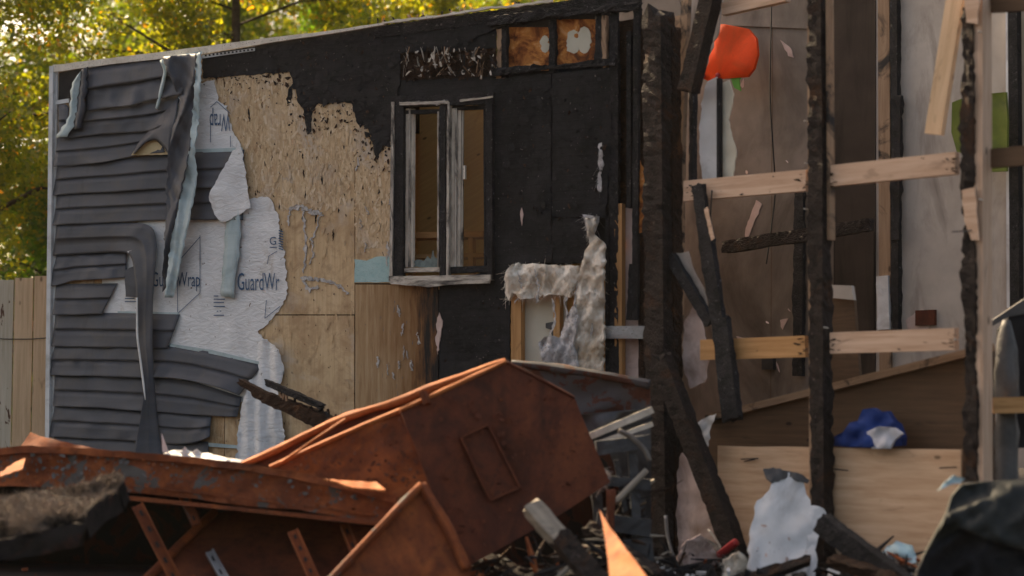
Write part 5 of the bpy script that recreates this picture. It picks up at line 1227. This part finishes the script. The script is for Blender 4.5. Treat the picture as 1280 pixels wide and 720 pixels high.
# small wreckage between cabinet and post
tw = thing('window_trim_strip', 'pair of pale slotted trim strips sticking out behind the cabinet', 'trim', at(776, 560, 10.6))
for (a, b, w) in (((738, 545), (816, 512), 9), ((744, 555), (816, 530), 6)): bm('trim_strip', 'sooty_cream', dplane(10.6), a, b, w, .03, .0, tw, rough=.004)
bm('trim_strip', 'roof_felt', dplane(10.6), (738, 551), (816, 522), 4, .025, 0, tw)
tube('metal_rod', 'weathered_wood', [at(769, 628, 10.2), at(808, 588, 10.3)], .020, 8, None, .1, 8, label='stout pale rod sloping up against the great charred post', cat='rod', group='metal rods in the rubble')
tube('metal_rod', 'dull_metal', [at(773, 538, 10.3), at(790, 546, 10.3), at(806, 562, 10.3), at(812, 576, 10.3)], .016, 8, None, .1, 14, label='curved metal rod under the pale trim strips', cat='rod', group='metal rods in the rubble')
tube('metal_pipe', 'rusted_steel_dark', [at(763, 735, 10.1), at(763, 640, 10.1), at(764, 612, 10.1)], [.024, .024, .03], 10, None, .1, 14, label='short upright pipe end between cabinet and great post', cat='pipe')
mach = thing('burnt_machine', 'blackened machine frame buried in the rubble beside the great post', 'machine', at(775, 735, 10.35))
for (a, b, w, d) in (((745, 560), (812, 552), 18, .15), ((752, 600), (812, 606), 14, .12), ((742, 575), (756, 735), 14, .1), ((790, 560), (800, 735), 12, .1), ((745, 650), (812, 660), 22, .18), ((760, 690), (815, 685), 30, .2), ((770, 575), (782, 640), 8, .06)):
    bm('frame_bar', 'dark_metal', dplane(10.45), a, b, w, d, 0, mach, rough=.012)
pp = thing('burnt_stick', 'stout stick with grey unburnt end and blackened body lying before the cabinet', 'stick', at(715, 735, 9.4))
beam3('pale_end', 'weathered_wood', at(663, 632, 9.55), at(704, 678, 9.45), .105, .09, (.3, -1, .3), pp, rough=.02, cut=.05)
beam3('burnt_length', 'charred_timber', at(700, 674, 9.46), at(765, 748, 9.3), .118, .10, (.3, -1, .3), pp, rough=.03, cut=.05)
spn = Vector((-.66, -.42, .62)).normalized()
sp = Plane(at(780, 690, 9.0), spn, Vector((.5, .1, -.6)).cross(spn))
sheet('sheet_metal_shard', 'rusted_steel_bright', sp, jag([(749, 637), (758, 652), (775, 676), (795, 702), (822, 740), (764, 740), (760, 700), (755, 666)], 9, .6, 2), 0, .006, 6, lambda x, y: .012 * nz((x * .05, y * .05, 1)), None, label='pointed orange rusted metal shard catching the sun', cat='metal shard')
# broken timber poking towards the siding
bt = thing('broken_timber', 'splintered burnt timber poking out behind the trough at the wall', 'timber', at(400, 570, 12.2))
Q = tri_plane((302, 478, 12.6), (430, 528, 12.1), (430, 600, 12.1))
bm('timber_body', 'charred_brown_wood', Q, (318, 490), (452, 548), 24, .12, 0, bt, rough=.035, cut=.12, taper=(.62, 1.1))
bm('splinter', 'charred_brown_wood', Q, (301, 478), (345, 500), 9, .05, .04, bt, rough=.012, cut=.04)
bm('splinter', 'charred_wood', Q, (334, 478), (402, 508), 8, .05, .06, bt, rough=.02, cut=.05)
for i in range(14):
    x = rr.uniform(345, 425); y = 490 + (x - 330) * .40
    bm('splinter', rr.choice(['charred_wood', 'sooty_lumber', 'charred_brown_wood']), Q, (x, y), (x + rr.uniform(-6, 8), y - rr.uniform(5, 12)), rr.uniform(1, 2.5), .015, rr.uniform(.02, .1), bt)
# crumpled pale siding on top of the trough
cs_ = thing('crumpled_siding_scrap', 'crumpled white vinyl scrap lying on the trough rim in sunlight', 'siding scrap', at(250, 577, 10.9))
V8 = Plane(at(250, 572, 10.75), Vector((-.1, -.35, .93)), Vector((1, 0, 0)))
sheet('vinyl_scrap', 'white_vinyl_trim', V8, jag([(204, 567), (214, 563), (235, 563), (252, 566), (275, 570), (304, 575), (300, 578), (262, 575), (220, 571)], 6, 1.2, 3), .04, .004, 3, lambda x, y: .014 * nz((x * .09, y * .2, 0)) + .008 * nz((x * .25, y * .4, 0)), cs_)
sheet('vinyl_sliver', 'white_vinyl_trim', dplane(10.75), [(202, 541), (206, 552), (211, 566), (203, 565)], 0, .004, None, None, cs_)
for k in range(2):
    x = 225 + k * 15; sheet('vinyl_sliver', 'white_vinyl_trim', dplane(10.7), jag([(x, 566), (x + 6, 558 + k % 2 * 3), (x + 13, 566 + k), (x + 6, 572)], 3, 1, k), 0, .004, 3, lambda x, y: .03 * nz((x * .2, y * .2, 0)), cs_)

# charred carpet slab, bottom left
mt = thing('charred_carpet', 'folded charred shaggy carpet slab lying over the trough end', 'carpet', at(60, 720, 9.1))
M1 = tri_plane((-30, 622, 9.75), (150, 592, 9.6), (60, 676, 8.85))
mp = [(-60, 632), (0, 621), (40, 614), (70, 611), (110, 603), (140, 591), (151, 592), (155, 599), (146, 612), (122, 626), (104, 644), (84, 655), (40, 664), (-10, 676), (-60, 686)]
md = lambda x, y: .11 * nz((x * .016, y * .035, 2)) + .035 * nz((x * .05, y * .06, 0)) + .012 * nz((x * .2, y * .25, 0)) - .0009 * max(0, x - 110)
slab_ = sheet('carpet_slab', 'charred_carpet_back', M1, jag(mp, 8, 1.2, 3), 0, .13, 5, md, mt)
fibres('pile', 'charred_carpet_fibre', M1, mp, 11000, lambda x, y: md(x, y) + .004, .034, .0022, slab_, .1, 4)
sheet('carpet_fold', 'charred_carpet_back', dplane(9.0), jag([(-60, 684), (40, 668), (90, 654), (108, 656), (96, 684), (20, 700), (-60, 708)], 8, 1.5, 3), .0, .12, 6, lambda x, y: .03 * nz((x * .06, y * .06, 0)), mt)

for (a, b, y0, y1, w, m, lab) in (((596, 700), (700, 742), 10.3, 10.0, .11, 'charred_timber', 'charred beam lying in the dark gap under the tipped cabinet'),
      ((640, 735), (770, 700), 10.0, 10.2, .09, 'charred_wood', 'charred beam crossing behind the stout grey ended stick'),
      ((735, 660), (825, 722), 10.25, 10.0, .10, 'charred_timber', 'charred beam sliding down beside the orange shard'),
      ((800, 640), (742, 712), 10.4, 10.2, .06, 'charred_brown_wood', 'brown burnt batten tilted across the machine frame'),
      ((905, 735), (1010, 700), 10.3, 10.3, .08, 'charred_timber', 'charred batten lying at the foot of the white drywall'),
      ((1040, 700), (1150, 735), 10.0, 9.7, .08, 'charred_brown_wood', 'brown burnt batten lying before the pale paper heap')):
    beam3('charred_beam', m, at(a[0], a[1], y0), at(b[0], b[1], y1), w, w * .8, (.2, -.6, .7), None, .04, cut=.06, label=lab, cat='beam', kind='thing', group='charred timbers fallen in the rubble')
def tuft(poly, y, mat, label, seed):
    pl = dplane(y); f = lambda x, q: .07 * (.4 + .8 * nz((x * .04, q * .04, seed)) + .6 * (1 - 2 * abs(nz((x * .1, q * .1, seed)))))
    t = thing('insulation_tuft', label, 'insulation', pl.p(sum(p[0] for p in poly) / len(poly), max(p[1] for p in poly)), 'torn insulation in the rubble')
    b = sheet('insulation_body', mat, pl, jag(poly, 4, 1.8, seed), 0, .05, 4, f, t)
    fibres('fibre_tufts', mat, pl, poly, 260, lambda x, q: f(x, q) + .003, .05, .002, b, .4, seed)
tuft([(846, 700), (858, 676), (876, 668), (890, 682), (900, 700), (880, 716), (856, 716)], 10.9, 'pink_drywall', 'pinkish torn insulation tuft beneath the leaning charred beam', 3)
tuft([(738, 596), (752, 584), (764, 592), (758, 606), (744, 612)], 10.35, 'grey_insulation', 'grey insulation tuft caught on the machine frame', 4)
tuft([(1090, 706), (1112, 690), (1136, 694), (1150, 716), (1120, 730), (1092, 728)], 10.2, 'grey_insulation', 'grey insulation heap beside the black cloth heap', 5)
tuft([(905, 700), (925, 690), (940, 704), (936, 724), (906, 724)], 10.5, 'tan_insulation', 'tan insulation tuft between red strap and white drywall', 6)
# ------------------------------------------------------------------ loose ash litter
def litter(name, mat, n, box, size, seed, label):
    r = random.Random(seed); V, Fc, U = [], [], []
    for i in range(n):
        c = Vector((r.uniform(box[0], box[1]), r.uniform(box[2], box[3]), 0)); c.z = r.uniform(-.01, box[4]) * r.random()
        s = size * r.uniform(.3, 1) ; ax_ = [Vector((r.gauss(0, 1), r.gauss(0, 1), r.gauss(0, .6))).normalized() for _ in range(2)]; ax_.append(ax_[0].cross(ax_[1]).normalized()); ax_[1] = ax_[2].cross(ax_[0])
        dim = (s * r.uniform(.6, 2.2), s * r.uniform(.3, .8), s * r.uniform(.1, .5)); b = len(V)
        for k in range(8):
            q = c + sum((ax_[j] * dim[j] * (.5 if k >> j & 1 else -.5) * r.uniform(.7, 1.1) for j in range(3)), Vector()); V.append(q); U.append((q.x * 2, q.z * 2 + q.y))
        Fc += [[b + a for a in f] for f in ((0, 2, 3, 1), (4, 5, 7, 6), (0, 1, 5, 4), (2, 6, 7, 3), (0, 4, 6, 2), (1, 3, 7, 5))]
    return link(name, V, Fc, U, mat, None, False, kind='stuff', label=label, cat='debris')
litter('charcoal_litter', 'charred_wood', 700, (.5, 3.4, 10.0, 11.6, .08), .12, 3, 'black charcoal chunks strewn over the ground before the annex')
def splinters(name, mat, n, spots, seed, label):
    r = random.Random(seed); V, Fc, U = [], [], []
    for i in range(n):
        px, py, y = r.choice(spots); c = at(px + r.gauss(0, 22), py + r.gauss(0, 9), y + r.uniform(-.2, .2)); c.z = max(c.z, .01)
        d = Vector((r.gauss(0, 1), r.gauss(0, .8), r.gauss(0, .45))).normalized(); L = r.uniform(.06, .32); w = r.uniform(.004, .02)
        tube_into(V, Fc, U, [c - d * L / 2, c + Vector((0, 0, r.uniform(-.01, .01))), c + d * L / 2], [w * .5, w, w * .3], 4, .4)
    return link(name, V, Fc, U, mat, None, False, kind='stuff', label=label, cat='debris')
SPOT = [(620, 715, 10.1), (690, 712, 10.1), (760, 690, 10.3), (780, 660, 10.5), (800, 700, 10.4), (850, 715, 10.9), (900, 712, 10.8), (1060, 712, 10.5), (1100, 708, 10.3), (1150, 716, 10.0), (770, 610, 10.6), (730, 690, 10.2)]
splinters('charred_splinters', 'charred_wood', 150, SPOT, 3, 'black splinters heaped between the cabinet and the annex')
splinters('brown_splinters', 'charred_brown_wood', 90, SPOT, 4, 'brown half burnt splinters heaped before the annex')
splinters('pale_splinters', 'weathered_wood', 45, SPOT, 5, 'pale unburnt splinters scattered in the rubble')
splinters('wire_scraps', 'rusted_steel', 30, SPOT, 6, 'rusty wire scraps tangled in the rubble')
litter('plaster_litter', 'pale_drywall', 260, (.6, 3.2, 10.0, 11.4, .14), .05, 4, 'pale plaster crumbs strewn among the charcoal')
litter('rust_litter', 'rusted_steel', 300, (-3.0, .4, 9.9, 10.9, .06), .06, 5, 'rusty scraps strewn round the trough and cabinet')

# ------------------------------------------------------------------ smoky backlit air
def haze():
    V = [Vector((x, y, z)) for z in (-1.2, 14) for y in (-310, 1210) for x in (-910, 910)]
    hm = bpy.data.materials.new('smoky_air'); hm.use_nodes = True; nt = hm.node_tree
    nt.nodes.remove(nt.nodes['Principled BSDF'])
    pv = nt.nodes.new('ShaderNodeVolumePrincipled'); pv.inputs['Density'].default_value = 0.00016; pv.inputs['Color'].default_value = (1.0, 0.93, 0.84, 1); pv.inputs['Anisotropy'].default_value = 0.3
    nt.links.new(pv.outputs[0], nt.nodes['Material Output'].inputs['Volume']); MATS['smoky_air'] = hm
    return link('haze', V, [[0, 2, 3, 1], [4, 5, 7, 6], [0, 1, 5, 4], [2, 6, 7, 3], [0, 4, 6, 2], [1, 3, 7, 5]], None, 'smoky_air', None, False, kind='stuff', label='thin warm smoke haze hanging over the burnt lot', cat='haze')
haze()
